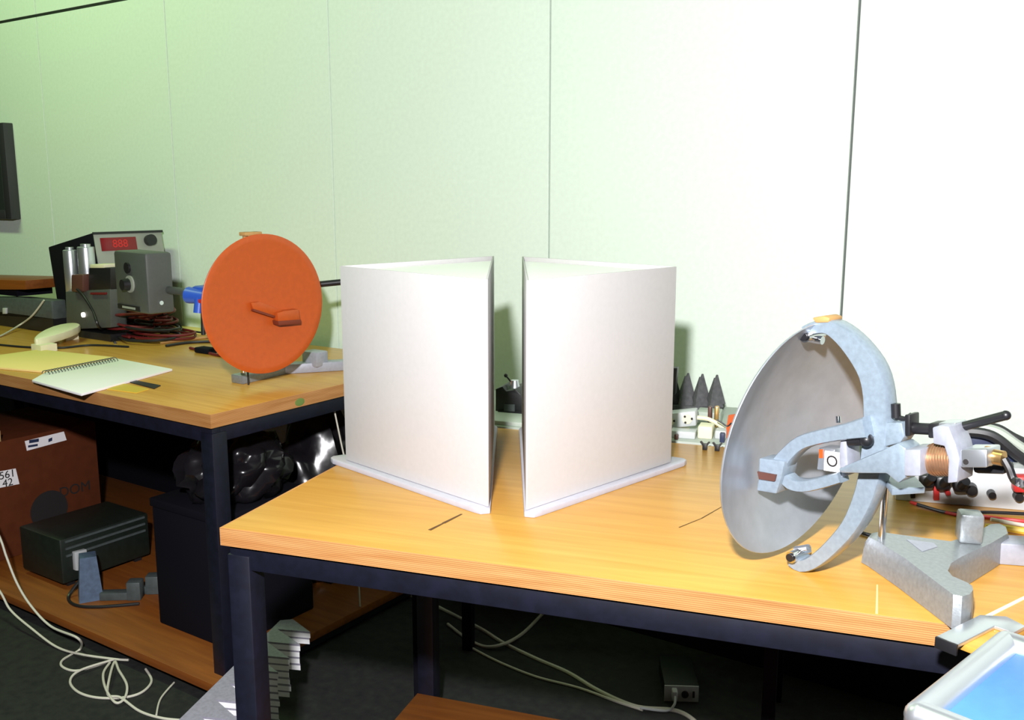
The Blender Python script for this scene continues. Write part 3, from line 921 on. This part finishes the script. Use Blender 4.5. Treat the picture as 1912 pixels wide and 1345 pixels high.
# grey box with a small white switch, and raised wooden shelf at the far left
gb = thing('grey_power_box', 'low dark grey box with a white switch at the far end of the wall bench', 'instrument', (-4.75, 2.5, TZ))
q = PY(2.42)
finish('case', MB().poly(q, [(-120, 556), (30, 556), (96, 562), (99, 598), (-120, 584)], 0.07, -0.035, 0.006), 'grey_dark', gb)
finish('switch', MB().rect(q, 8, 575, 14, 586, 0.01, 0.004, 0.001), 'white', gb)
finish('base', MB().box2((q(-120, 600).x, 2.42, TZ), (q(99, 600).x, 2.49, q(103, 596).z), 0), 'black', gb)
rs = thing('shelf_riser', 'short brown wooden shelf on a dark block above the low grey box', 'shelf', (-5.0, 2.6, q(30, 558).z))
zt = q(30, 556).z
finish('riser_block', MB().box2((q(-110, 550).x, 2.45, zt), (q(20, 550).x, 2.63, q(20, 541).z), 0), 'matt_black', rs)
finish('shelf_board', MB().poly(q, [(-130, 519), (48, 524), (48, 541), (-130, 541)], 0.26, -0.13, 0.002), 'shelfwood', rs)
lead('grey_lead', [q(90, 560, 0.02), q(72, 588, 0.03), q(48, 606, 0.03), Z(0, 628, TZ + 0.005), Z(-40, 640, TZ + 0.005)], 0.004, 'cable_white', 'thin pale lead curving down over the low grey box')

# telephone-like cream handset
hs = MB()
h0, h1 = Z(72, 647, TZ + 0.02), Z(132, 620, TZ + 0.035)
hd = (h1 - h0).normalized()
hn = Vector((-hd.y, hd.x, 0)).normalized()
hl = (h1 - h0).length + 0.06
egg = []
for k in range(18):
    a_ = 2 * math.pi * k / 18
    x_ = 0.5 - 0.5 * math.cos(a_)
    egg.append(h0 + hd * (hl * x_ - 0.02) + hn * (0.078 * math.sin(a_) * (0.45 + 0.55 * x_)))
hs.prism(egg, (0, 0, 0.035), 0.010)
hs.box2((h0.x - 0.02, h0.y - 0.02, TZ), (h0.x + 0.05, h0.y + 0.05, TZ + 0.03))
hs.box2((h1.x - 0.05, h1.y - 0.03, TZ), (h1.x + 0.01, h1.y + 0.03, TZ + 0.045))
single('plastic_paddle', hs, 'cream', 'cream plastic paddle-shaped handpiece lying behind the yellow notebook page', 'handpiece')
lead('black_lead', [Z(-40, 640, TZ + 0.004), Z(40, 648, TZ + 0.004), Z(110, 650, TZ + 0.004), Z(170, 645, TZ + 0.004), Z(240, 648, TZ + 0.004)], 0.005, 'black', 'black lead lying straight behind the yellow notebook page')

# tangle of leads under the oscillator box
tang = [('red_dark', 'dark red lead looped in the tangle under the grey oscillator box'), ('black', 'black lead looped in the tangle under the grey oscillator box')]
tc_ = Z(278, 632)
for k in range(30):
    mt, lb = tang[0 if k % 3 else 1]
    ph = random.uniform(0, 6.28)
    lay = k / 29.0
    rr_ = random.uniform(0.07, 0.19) * (1.0 - 0.45 * lay)
    sq = random.uniform(0.45, 0.8)
    dx, dy = random.uniform(-0.09, 0.09) * (1 - 0.5 * lay), random.uniform(-0.05, 0.05)
    zz = TZ + 0.007 + 0.135 * lay
    tx, ty = random.uniform(-0.12, 0.12), random.uniform(-0.12, 0.12)
    pts = []
    for j in range(8):
        a_ = ph + j * 0.86
        ca, sa = rr_ * math.cos(a_), rr_ * sq * math.sin(a_)
        pts.append(Vector((tc_.x + dx + ca, tc_.y + dy + sa, max(TZ + 0.006, zz + ca * tx * 1.5 * lay + sa * ty))))
    lead('looped_lead', pts, 0.006, mt, lb, 'cable', 'tangled leads on the wall bench')
for (pp_, mt, lb) in (([(300, 622), (345, 618), (380, 622), (420, 622)], 'black', 'black lead running from the tangle to behind the orange dish, uppermost'),
                      ([(300, 640), (350, 634), (390, 630), (430, 628)], 'wire_brown', 'tan lead running from the tangle to behind the orange dish'),
                      ([(310, 646), (350, 640), (395, 638), (430, 638)], 'black', 'black lead running just below the tan lead'),
                      ([(355, 650), (375, 655), (400, 662), (420, 665)], 'red_dark', 'short dark red lead with a plug beside the orange dish'),
                      ([(300, 612), (322, 604), (338, 612), (332, 624)], 'black', 'black lead curling up at the end of the tangle')):
    lead('bench_lead', [Z(x, y, TZ + 0.006) for x, y in pp_], 0.006, mt, lb)
single('lead_plug', MB().box(Z(385, 654, TZ + 0.012), (0.09, 0.05, 0.022), None, 0.005), 'matt_black', 'small black plug beside the left rim of the orange dish', 'plug')
# pale paper sheets lying at the back of the bench
single('folded_sheet', MB().prism([Z(x, y, TZ + 0.001) for x, y in ((318, 608), (350, 596), (398, 608), (396, 628), (350, 622))], (0, 0, 0.003)), 'yellow_paper', 'pale yellow paper lying at the back of the bench behind the orange dish', 'paper')

# spiral notebook
nb = thing('spiral_notebook', 'open spiral notebook with a yellow page and a white page', 'notebook', Z(150, 700))
yp_ = [(0, 668), (78, 655), (215, 671), (82, 700), (0, 690)]
zz = TZ + 0.004
pg1 = MB().prism([Z(x, y, TZ + 0.001) for x, y in ((-70, 676), (75, 656), (215, 671), (84, 697), (0, 690), (-70, 684))], (0, 0, 0.008), 0.001)
finish('yellow_page', pg1, 'yellow_paper', nb)
finish('white_page', MB().prism([Z(x, y, TZ + 0.001) for x, y in ((84, 700), (218, 673), (322, 693), (152, 740), (60, 714))], (0, 0, 0.008), 0.001), 'paper', nb)
s0, s1 = Z(84, 698, TZ + 0.012), Z(217, 672, TZ + 0.012)
sp = []
for k in range(24 * 8 + 1):
    t_ = k / (24 * 8)
    a_ = 2 * math.pi * 24 * t_
    dd = (s1 - s0).normalized()
    nn = Vector((-dd.y, dd.x, 0))
    sp.append(s0.lerp(s1, t_) + nn * 0.016 * math.cos(a_) + Vector((0, 0, 0.011 * math.sin(a_))))
finish('spiral_binding', MB().tube(sp, 0.0016, 5, False), 'grey_dark', nb)
rl = thing('ruler', 'yellow and black ruler lying beside the white notebook page', 'ruler', Z(255, 722))
finish('yellow_half', MB().prism([Z(x, y, TZ + 0.0005) for x, y in ((200, 728), (228, 717), (278, 728), (255, 735))], (0, 0, 0.003)), 'yellow', rl)
finish('black_half', MB().prism([Z(x, y, TZ + 0.0005) for x, y in ((238, 714), (250, 711), (300, 721), (288, 727))], (0, 0, 0.003)), 'black', rl)

# ================================================================== things under the wall bench
SZ = 0.075
XB = -3.78
q = PX(XB)
cbx = thing('cardboard_box', 'brown cardboard box with white labels and a black ring mark under the wall bench', 'box', (-4.05, 2.05, SZ))
ztop = q(150, 793).z
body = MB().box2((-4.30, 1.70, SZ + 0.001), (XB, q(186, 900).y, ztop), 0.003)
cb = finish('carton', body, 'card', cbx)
finish('open_flap', MB().prism([Vector((XB - 0.002, 1.70, ztop)), Vector((XB - 0.002, 1.92, ztop)), Vector((XB + 0.04, 1.90, ztop + 0.055)), Vector((XB + 0.04, 1.70, ztop + 0.055))], (0.004, 0, 0)), 'card_light', cbx)


def qrect(x0, y0, x1, y1, x2, y2, x3, y3, name, material, parent, th=0.0015):
    return finish(name, MB().prism([q(x0, y0), q(x1, y1), q(x2, y2), q(x3, y3)], (th, 0, 0)), material, parent)


lb1 = qrect(46, 824, 119, 806, 124, 822, 50, 842, 'paper_label', 'paper', cbx)
lb2 = qrect(-30, 886, 29, 875, 36, 904, -30, 917, 'paper_label', 'paper', cbx)
cA, cB = q(0, 886), q(29, 880)
text('label_number', '1561', 0.044, face_mx(q(8, 888) + Vector((0.002, 0, 0)), (0, 1, 0), (0, 0, 1)), 'ink', lb2)
text('label_number', '42', 0.044, face_mx(q(14, 902) + Vector((0.002, 0, 0)), (0, 1, 0), (0, 0, 1)), 'ink', lb2)
for (x0, y0, x1, y1) in ((54, 822, 72, 828), (52, 832, 70, 836), (90, 820, 97, 826)):
    finish('label_print', MB().prism([q(x0, y0), q(x1, y0 - 3), q(x1, y1 - 3), q(x0, y1)], (0.0022, 0, 0)), 'navy', lb1)
mb = MB()
rc = q(92, 952)
mb.lathe([(0.050, 0), (0.082, 0), (0.082, 0.0015), (0.050, 0.0015), (0.050, 0)], rc, (1, 0, 0), 32)
finish('ring_print', mb, 'ink', cbx)
finish('ring_centre', MB().cyl(rc, rc + Vector((0.001, 0, 0)), 0.050, n=28), 'ink', cbx)
text('carton_print', 'DOM', 0.062, face_mx(q(140, 914) + Vector((0.001, 0, 0)), (0, 1, 0), (0, 0, 1)), 'ink', cbx)

# dark green instrument in front of the carton
gi = thing('green_instrument', 'dark green instrument case with a white handle in front of the cardboard box', 'instrument', (-3.3, 2.0, SZ))
XI = -3.30
q = PX(XI)
yA, yB = q(115, 1060).y, q(282, 1040).y
zT = q(250, 966).z
zT = max(zT, 0.20)
finish('case', MB().box2((XI - 0.28, yA, SZ + 0.02), (XI, yB, zT), 0.008), 'green_dark', gi)
for k, zf in enumerate((0.25, 0.5, 0.75)):
    zz = zT - 0.012 - 0.028 * k
    finish('cooling_rib', MB().box2((XI, yA + 0.02, zz - 0.004), (XI + 0.006, yB - 0.02, zz + 0.004)), 'grey_dark', gi)
for y_ in (yA + 0.03, yB - 0.06):
    finish('foot', MB().box2((XI - 0.26, y_, SZ), (XI - 0.02, y_ + 0.03, SZ + 0.021)), 'black', gi)
finish('handle', MB().poly(q, [(134, 1030), (156, 1024), (157, 1032), (142, 1040), (142, 1050), (152, 1052), (150, 1064), (136, 1064)], 0.02, 0.011, 0.002), 'white', gi)
finish('clip', MB().poly(q, [(52, 1056), (66, 1056), (66, 1060), (52, 1060)], 0.012, 0.0, 0), 'white', gi) if False else None
bk = Z(168, 1128, SZ)
mb = MB().prism([bk + Vector((-0.03, -0.06, 0)), bk + Vector((0.03, 0.0, 0)), bk + Vector((0.02, 0.09, 0)), bk + Vector((-0.05, 0.05, 0))], (0, 0, 0.004))
w0 = Z(148, 1128, SZ)
w1 = Z(194, 1120, SZ)
wd_ = (w1 - w0)
wn = Vector((-wd_.y, wd_.x, 0)).normalized()
mb = MB()
b = mb.bm
lo = [w0, w1, w1 + wn * 0.09, w0 + wn * 0.09]
ce = sum(lo, Vector()) / 4
hi = [ce + (p - ce) * 0.68 + Vector((0, 0, 0.165)) for p in lo]
lv = [b.verts.new(p) for p in lo]
hv = [b.verts.new(p) for p in hi]
b.faces.new(lv[::-1])
b.faces.new(hv)
for k in range(4):
    b.faces.new((lv[k], lv[(k + 1) % 4], hv[(k + 1) % 4], hv[k]))
bmesh.ops.recalc_face_normals(b, faces=b.faces)
single('tapered_block', mb, 'blue_grey', 'blue-grey tapered block standing on the lower shelf beside the green instrument', 'block')
for (x, y, w_, h_, lb) in ((228, 1118, 0.15, 0.05, 'long grey clamp lying on the lower shelf beside the blue-grey block'), (286, 1106, 0.06, 0.05, 'small grey clamp lying against the tall black case')):
    c = Z(x, y, SZ)
    mb = MB()
    mx = Matrix.Translation(c) @ Matrix.Rotation(math.radians(38), 4, 'Z')
    mb.box2((-w_ / 2, -0.02, 0), (w_ / 2, 0.02, h_ * 0.6), 0.004, mx)
    mb.box2((w_ / 2 - 0.05, -0.025, 0), (w_ / 2, 0.025, h_ * 1.4), 0.004, mx)
    mb.cyl(mx @ Vector((-w_ / 2, 0, h_ * 0.3)), mx @ Vector((-w_ / 2 - 0.03, 0, h_ * 0.3)), 0.008)
    single('rod_clamp', mb, 'grey_dark', lb, 'clamp')
lead('black_lead', [Z(148, 1085, SZ + 0.05), Z(128, 1115, SZ + 0.005), Z(140, 1130, SZ + 0.005), Z(180, 1134, SZ + 0.005), Z(260, 1128, SZ + 0.005)], 0.006, 'black', 'black lead curling round the blue-grey block on the lower shelf')

# tall black case and black film bag
bcs = thing('black_case', 'tall matt black case standing on the lower shelf under the wall bench', 'case', (-2.6, 2.1, SZ))
finish('case_body', MB().box2((-2.76, 1.885, SZ), (-2.40, 2.27, 0.50), 0.006), 'matt_black', bcs)
finish('lid', MB().box2((-2.765, 1.88, 0.50), (-2.395, 2.275, 0.53), 0.004), 'matt_black', bcs)


def bag(name, c, s, seed, label, lift=0.0):
    rnd = random.Random(seed)
    b = bmesh.new()
    bmesh.ops.create_icosphere(b, subdivisions=4, radius=1.0)
    dirs = [(Vector((rnd.uniform(-1, 1), rnd.uniform(-1, 1), rnd.uniform(-1, 1))).normalized(), rnd.uniform(0.05, 0.16), rnd.uniform(5, 11)) for _ in range(9)]
    for v in b.verts:
        k = 1.0
        for (dv, am, fq) in dirs:
            k += am * abs(math.sin(v.co.dot(dv) * fq)) - am * 0.5
        v.co = v.co * k
        v.co.z = max(v.co.z, -0.72)
    mb = MB()
    mb._merge(b, Matrix.Translation(c) @ Matrix.Diagonal((*s, 1)))
    o = single(name, mb, 'gloss_black', label, 'bag', smooth=60)
    o.location.z = lift
    return o


bag('plastic_bag', (-2.56, 2.08, 0.53 + 0.072 + 0.02), (0.15, 0.16, 0.125), 3, 'crumpled shiny black plastic bag lying on the tall black case', 0.531)
bag('plastic_bag', (-2.66, 2.54, SZ + 0.30), (0.17, 0.17, 0.33), 8, 'large crumpled black plastic bag standing behind the tall black case', SZ + 0.001)
lead('hanging_lead', [Vector((-2.30, 2.30, 0.83)), Vector((-2.29, 2.32, 0.70)), Vector((-2.275, 2.34, 0.55)), Vector((-2.27, 2.36, 0.35)), Vector((-2.27, 2.37, SZ + 0.004))], 0.003, 'cable_white', 'thin pale lead hanging from under the wall bench by the black bag')

# ================================================================== sawtooth foam sheets on the floor
NS = 14
th_ = 0.020
tipA, tipB = Vector((-1.962, 1.834)), Vector((-1.858, 1.616))
per = (Vector((-1.858, 1.616)) - Vector((-1.962, 1.834))) / 3.0
back = Vector((-2.095, 1.85))
nt_ = 8
ORD = ['topmost of'] + ['%s from the top of' % w for w in 'second third fourth fifth sixth seventh eighth ninth tenth eleventh twelfth thirteenth'.split()] + ['lowest of']
for k in range(NS):
    zt = 0.28 - k * th_
    jx = random.uniform(-0.004, 0.004)
    sh_ = min(k // 2, 3)
    bk_ = back + per * sh_
    pts = []
    for j in range(nt_):
        if j < sh_:
            continue
        tip = tipA + per * j
        pts.append(tip + Vector((jx, 0)))
        notch = tip + per * 0.48 + Vector((-0.108, -0.006))
        pts.append(notch)
    end = tipA + per * (nt_ - 0.4)
    sd = Vector((per.x, per.y)).normalized()
    pts.append(end + Vector((-0.14, -0.06)))
    pts.append(bk_ + Vector((0.004, -0.012)))
    pts.append(bk_ + Vector((0.03, 0.015)))
    t = thing('sawtooth_sheet', 'grey sawtooth-edged foam sheet, %s the stack on the floor' % ORD[k], 'foam sheet', (-1.93, 1.6, zt - th_), 0, 'stacked sawtooth foam sheets')
    finish('sheet_lit_edge', MB().prism([Vector((p.x, p.y, zt - th_)) for p in pts], (0, 0, th_ * 0.72)), 'foam_lit', t, 0)  # white imitates the flash-lit cut edges
    finish('sheet_shaded_top', MB().prism([Vector((p.x, p.y, zt - th_ * 0.28)) for p in pts], (0, 0, th_ * 0.28)), 'foam', t, 0)  # grey layer paints the unlit top and the dark gap between sheets

# ================================================================== floor cables and the small mains box
R0 = 0.0042


def fl(x, y, z=R0):
    return Z(x, y, z)


qf = PY(1.655)


def hang(x, y):
    p = qf(x, y)
    p.z = max(p.z, R0)
    return p


lead('white_cable', [hang(-30, 940), hang(0, 1005), hang(12, 1040), hang(32, 1090), hang(58, 1132), hang(95, 1170), hang(145, 1192)] + [fl(150, 1212), fl(118, 1232), fl(116, 1245), fl(140, 1253), fl(175, 1245), fl(212, 1232)], 0.004, 'cable_white', 'white cable hanging in front of the cardboard box down to the floor coil')
lead('white_cable', [hang(-40, 1050), hang(0, 1105), hang(20, 1140), hang(60, 1175), hang(105, 1208), fl(150, 1222, 0.012), fl(212, 1231, 0.012), fl(240, 1233, 0.012)], 0.004, 'cable_white', 'white cable hanging from the wall bench straight into the floor coil knot')
lead('white_cable', [fl(212, 1232, 0.012), fl(150, 1252, 0.012), fl(131, 1272), fl(145, 1292), fl(180, 1303), fl(230, 1303), fl(265, 1293), fl(283, 1272), fl(272, 1250)], 0.004, 'cable_white', 'white cable making the widest loop of the floor coil')
lead('white_cable', [fl(205, 1238, 0.02), fl(193, 1258, 0.02), fl(197, 1285, 0.02), fl(215, 1312, 0.012), fl(232, 1305, 0.012), fl(237, 1280, 0.02), fl(222, 1252, 0.02), fl(214, 1236, 0.02), fl(204, 1268, 0.02), fl(202, 1298, 0.012), fl(225, 1303, 0.012), fl(260, 1328), fl(300, 1341), fl(345, 1346), fl(420, 1352)], 0.004, 'cable_white', 'white cable making the narrow loops of the floor coil and running to the foam sheets')
lead('white_cable', [fl(325, 1275), fl(300, 1305), fl(292, 1335)], 0.003, 'cable_white', 'short thin white cable end on the floor by the sawtooth sheets')
lead('white_cable', [fl(735, 1104), fl(790, 1121), fl(850, 1150), fl(900, 1176), fl(940, 1201), fl(1000, 1230), fl(1060, 1256), fl(1110, 1286), fl(1160, 1310), fl(1200, 1322), fl(1260, 1327), fl(1295, 1345), fl(1310, 1370)], 0.0065, 'cable_white', 'long white mains cable crossing the floor under the oak workbench')
lead('white_cable', [fl(1040, 1120), fl(1010, 1150), fl(975, 1184), fl(940, 1203, 0.018), fl(905, 1208), fl(870, 1192), fl(836, 1166)], 0.006, 'cable_white', 'white cable bent in a shallow hook across the long mains cable')
lead('white_cable', [fl(876, 1208), fl(930, 1236), fl(1000, 1264), fl(1080, 1285), fl(1150, 1310), fl(1200, 1326)], 0.0045, 'cable_white', 'thinner white cable joining the long mains cable at the small box')
lead('white_cable', [fl(640, 1215), fl(600, 1213), fl(650, 1195), fl(672, 1180)], 0.003, 'cable_white', 'short curved white cable on the floor behind the sawtooth sheets') if False else None
mbx = thing('mains_box', 'small green-topped mains box with a white socket front on the floor', 'power box', (-1.15, 2.65, 0))
a, b_ = Z(1240, 1311, 0), Z(1304, 1313, 0)
bd = (b_ - a).normalized()
bn = Vector((-bd.y, bd.x, 0))
wd_ = (b_ - a).length
mx = Matrix(((bd.x, bn.x, 0, a.x), (bd.y, bn.y, 0, a.y), (0, 0, 1, 0), (0, 0, 0, 1)))
finish('box_body', MB().box2((0, 0.006, 0.0), (wd_, 0.19, 0.056), 0.003, mx), 'green_dark', mbx)
finish('front_plate', MB().box2((0, 0, 0.002), (wd_, 0.006, 0.054), 0.001, mx), 'white', mbx)
finish('socket', MB().cyl(mx @ Vector((wd_ * 0.6, 0, 0.028)), mx @ Vector((wd_ * 0.6, -0.006, 0.028)), 0.011, n=18), 'black', mbx)
finish('switch', MB().box2((wd_ * 0.82, -0.004, 0.018), (wd_ * 0.88, 0, 0.038), 0, mx), 'black', mbx)
mb = MB().box2((wd_ * 0.2, -0.03, 0.02), (wd_ * 0.36, 0.0, 0.05), 0.004, mx)
mb.tube([mx @ Vector((wd_ * 0.28, -0.028, 0.035)), mx @ Vector((wd_ * 0.24, -0.05, 0.02)), mx @ Vector((wd_ * 0.0, -0.06, 0.005)), fl(1195, 1322, 0.014)], 0.004)
single('mains_plug', mb, 'white', 'white plug pushed into the small mains box, with its cord', 'plug')

# ================================================================== clutter on the pale bench behind the prisms
def SBp(x, y, v):                                   # pixel -> vertical plane across the side bench
    return Pl(T(0, v), T(0, 0) - T(0, 1))(x, y)


def SPl(v):
    return Pl(T(0, v), T(0, 0) - T(0, 1))


# dark machine seen through the gap between the prisms
q = SPl(1.10)
dmx = thing('black_machine', 'black ridged machine on the pale bench, seen in the gap between the prisms', 'machine', T(0.22, 1.15, TZ))
finish('housing', MB().poly(q, [(925, 727), (938, 722), (945, 731), (958, 729), (962, 727), (972, 737), (990, 737), (990, 774), (925, 768)], 0.12, -0.06, 0.002), 'black', dmx)
finish('grille', MB().rect(q, 942, 755, 962, 768, 0.004, 0.003), 'grey_dark', dmx)
finish('base', MB().box2((0.175, 1.10, TZ), (0.285, 1.22, q(950, 768).z + 0.006), 0.001, NMX), 'black', dmx)
finish('motor_cap', MB().cyl(q(951, 731, -0.05), q(951, 716, -0.05), 0.017, 0.012, n=18), 'alu_bright', dmx)
finish('terminal', MB().ball(q(936, 706, -0.04), 0.006), 'black', dmx)
finish('terminal_wire', MB().tube([q(936, 706, -0.04), q(941, 714, -0.045), q(946, 722, -0.05)], 0.0025), 'black', dmx)
single('plastic_tray', MB().prism([T(0.12, 0.955, TZ), T(0.34, 0.955, TZ), T(0.34, 1.06, TZ), T(0.12, 1.06, TZ)], (0, 0, 0.012), 0.002), 'grey_light', 'flat pale grey tray in front of the black machine', 'tray')
# absorber with dark pyramids
q = SPl(1.30)
zb = q(1260, 766).z
ab = thing('pyramid_absorber', 'dark grey foam absorber with a row of pointed spikes behind the white power strip', 'absorber', T(0.75, 1.33, TZ))
finish('riser', MB().box2((0.60, 1.29, TZ), (0.80, 1.39, zb), 0.002, NMX), 'grey_light', ab)
finish('foam_base', MB().box2((0.585, 1.285, zb), (0.80, 1.39, zb + 0.018), 0.002, NMX), 'foam_dark', ab)
for i in range(5):
    for j in range(2):
        c = NMX @ Vector((0.605 + 0.043 * i, 1.312 + 0.05 * j, zb + 0.018))
        mb = MB().cyl(c, c + Vector((0, 0, 0.085)), 0.030, 0.003, n=4)
        finish('spike', mb, 'foam_dark', ab, 0)
blk = SPl(1.24)
single('black_bracket', MB().poly(blk, [(1226, 690), (1246, 694), (1256, 686), (1266, 686), (1262, 736), (1226, 738)], 0.03, 0, 0.002), 'black', 'black plastic bracket standing against the dark foam absorber', 'bracket')
for o in [bpy.data.objects[-1]] if False else []:
    pass
# power strip
q = SPl(1.05)
ps = thing('power_strip', 'white power strip with round sockets beside the white prism', 'power strip', T(0.68, 1.07, TZ))
zlo = q(1260, 806).z
finish('strip_body', MB().poly(q, [(1190, 779), (1298, 768), (1300, 796), (1190, 806)], 0.05, -0.026, 0.004), 'white', ps)
for (x, y) in ((1250, 787), (1283, 783), (1218, 790)):
    so = finish('socket', MB().cyl(q(x, y, 0.0), q(x, y, 0.002), 0.013, n=24), 'cream', ps)
    for (dx, dy) in ((-4, -5), (-3, 6), (9, -1)):
        finish('pin_hole', MB().cyl(q(x + dx, y + dy, 0.002), q(x + dx, y + dy, 0.0032), 0.0032, n=10), 'ink', so)
finish('strip_stand', MB().box2((0.60, 1.055, TZ), (0.74, 1.095, zlo + 0.004), 0.001, NMX), 'cream', ps)
lead('cream_cord', [q(1300, 783, -0.02), q(1320, 786, -0.02), q(1340, 796, -0.02), q(1352, 806, -0.02), T(0.84, 1.08, TZ + 0.005)], 0.006, 'cream', 'cream cord leaving the white power strip')
# small parts between the strip and the silver dish
q = SPl(0.975)


def small(x0, y0, x1, y1, v, th, material, label, name, cat, bev=0.003, foot=True):
    qq = SPl(v)
    a_ = qq(x0, y1)
    b_ = qq(x1, y0)
    inv = NMX.inverted()
    la, lbb = inv @ a_, inv @ b_
    z0 = TZ if foot else a_.z
    return single(name, MB().box2((la.x, v, z0), (lbb.x, v + th, lbb.z), bev, NMX), material, label, cat)


small(1250, 808, 1298, 832, 0.975, 0.04, 'white', 'white plastic junction box in front of the power strip', 'junction_box', 'box')
small(1258, 812, 1266, 836, 0.955, 0.012, 'bakelite', 'dark brown upright plug in front of the white junction box', 'dark_plug', 'plug', 0.002)
small(1302, 798, 1330, 830, 0.99, 0.05, 'cream', 'cream terminal block right of the white junction box', 'terminal_block', 'terminal block')
small(1334, 806, 1356, 826, 1.0, 0.04, 'white', 'white terminal block beside the orange card', 'terminal_block', 'terminal block')
small(1343, 810, 1353, 834, 0.965, 0.016, 'navy', 'navy blue upright component in front of the orange card', 'navy_component', 'component', 0.002)
small(1321, 760, 1329, 778, 1.12, 0.02, 'bakelite', 'tall brown capacitor behind the terminal blocks', 'capacitor', 'capacitor', 0.004)
small(1333, 760, 1342, 778, 1.12, 0.02, 'brass', 'tall brass-coloured capacitor behind the terminal blocks', 'capacitor', 'capacitor', 0.004)
small(1300, 772, 1345, 790, 1.15, 0.06, 'grey_light', 'pale plastic housing under the two capacitors', 'plastic_housing', 'housing')
qq = SPl(1.02)
single('orange_card', MB().prism([T(0.845, 1.02, TZ), qq(1357, 828), qq(1356, 800), qq(1360, 776), qq(1373, 774), qq(1368, 826), T(0.87, 1.02, TZ)], T(0, 0.008) - T(0, 0)), 'orange', 'orange plastic card standing beside the rim of the silver dish', 'card')
for (x, y, lb) in ((1316, 836, 'small black spring clip in front of the cream terminal block'), (1339, 838, 'small black spring clip in front of the navy component')):
    c = Z(x, y + 4)
    mb = MB()
    mx = Matrix.Translation(c) @ Matrix.Rotation(A15, 4, 'Z')
    mb.box2((-0.006, -0.005, 0), (0.006, 0.005, 0.016), 0.001, mx)
    mb.prism([mx @ Vector(p) for p in ((-0.013, -0.003, 0.02), (-0.009, -0.003, 0.022), (0, -0.003, 0.012), (0.009, -0.003, 0.022), (0.013, -0.003, 0.02), (0.003, -0.003, 0.006), (-0.003, -0.003, 0.006))], mx.to_3x3() @ Vector((0, 0.006, 0)))
    single('spring_clip', mb, 'black', lb, 'clip')
lead('black_wire', [qq(1338, 784), qq(1348, 790), qq(1358, 796), qq(1366, 790)], 0.002, 'black', 'short black wire tied to the orange card')
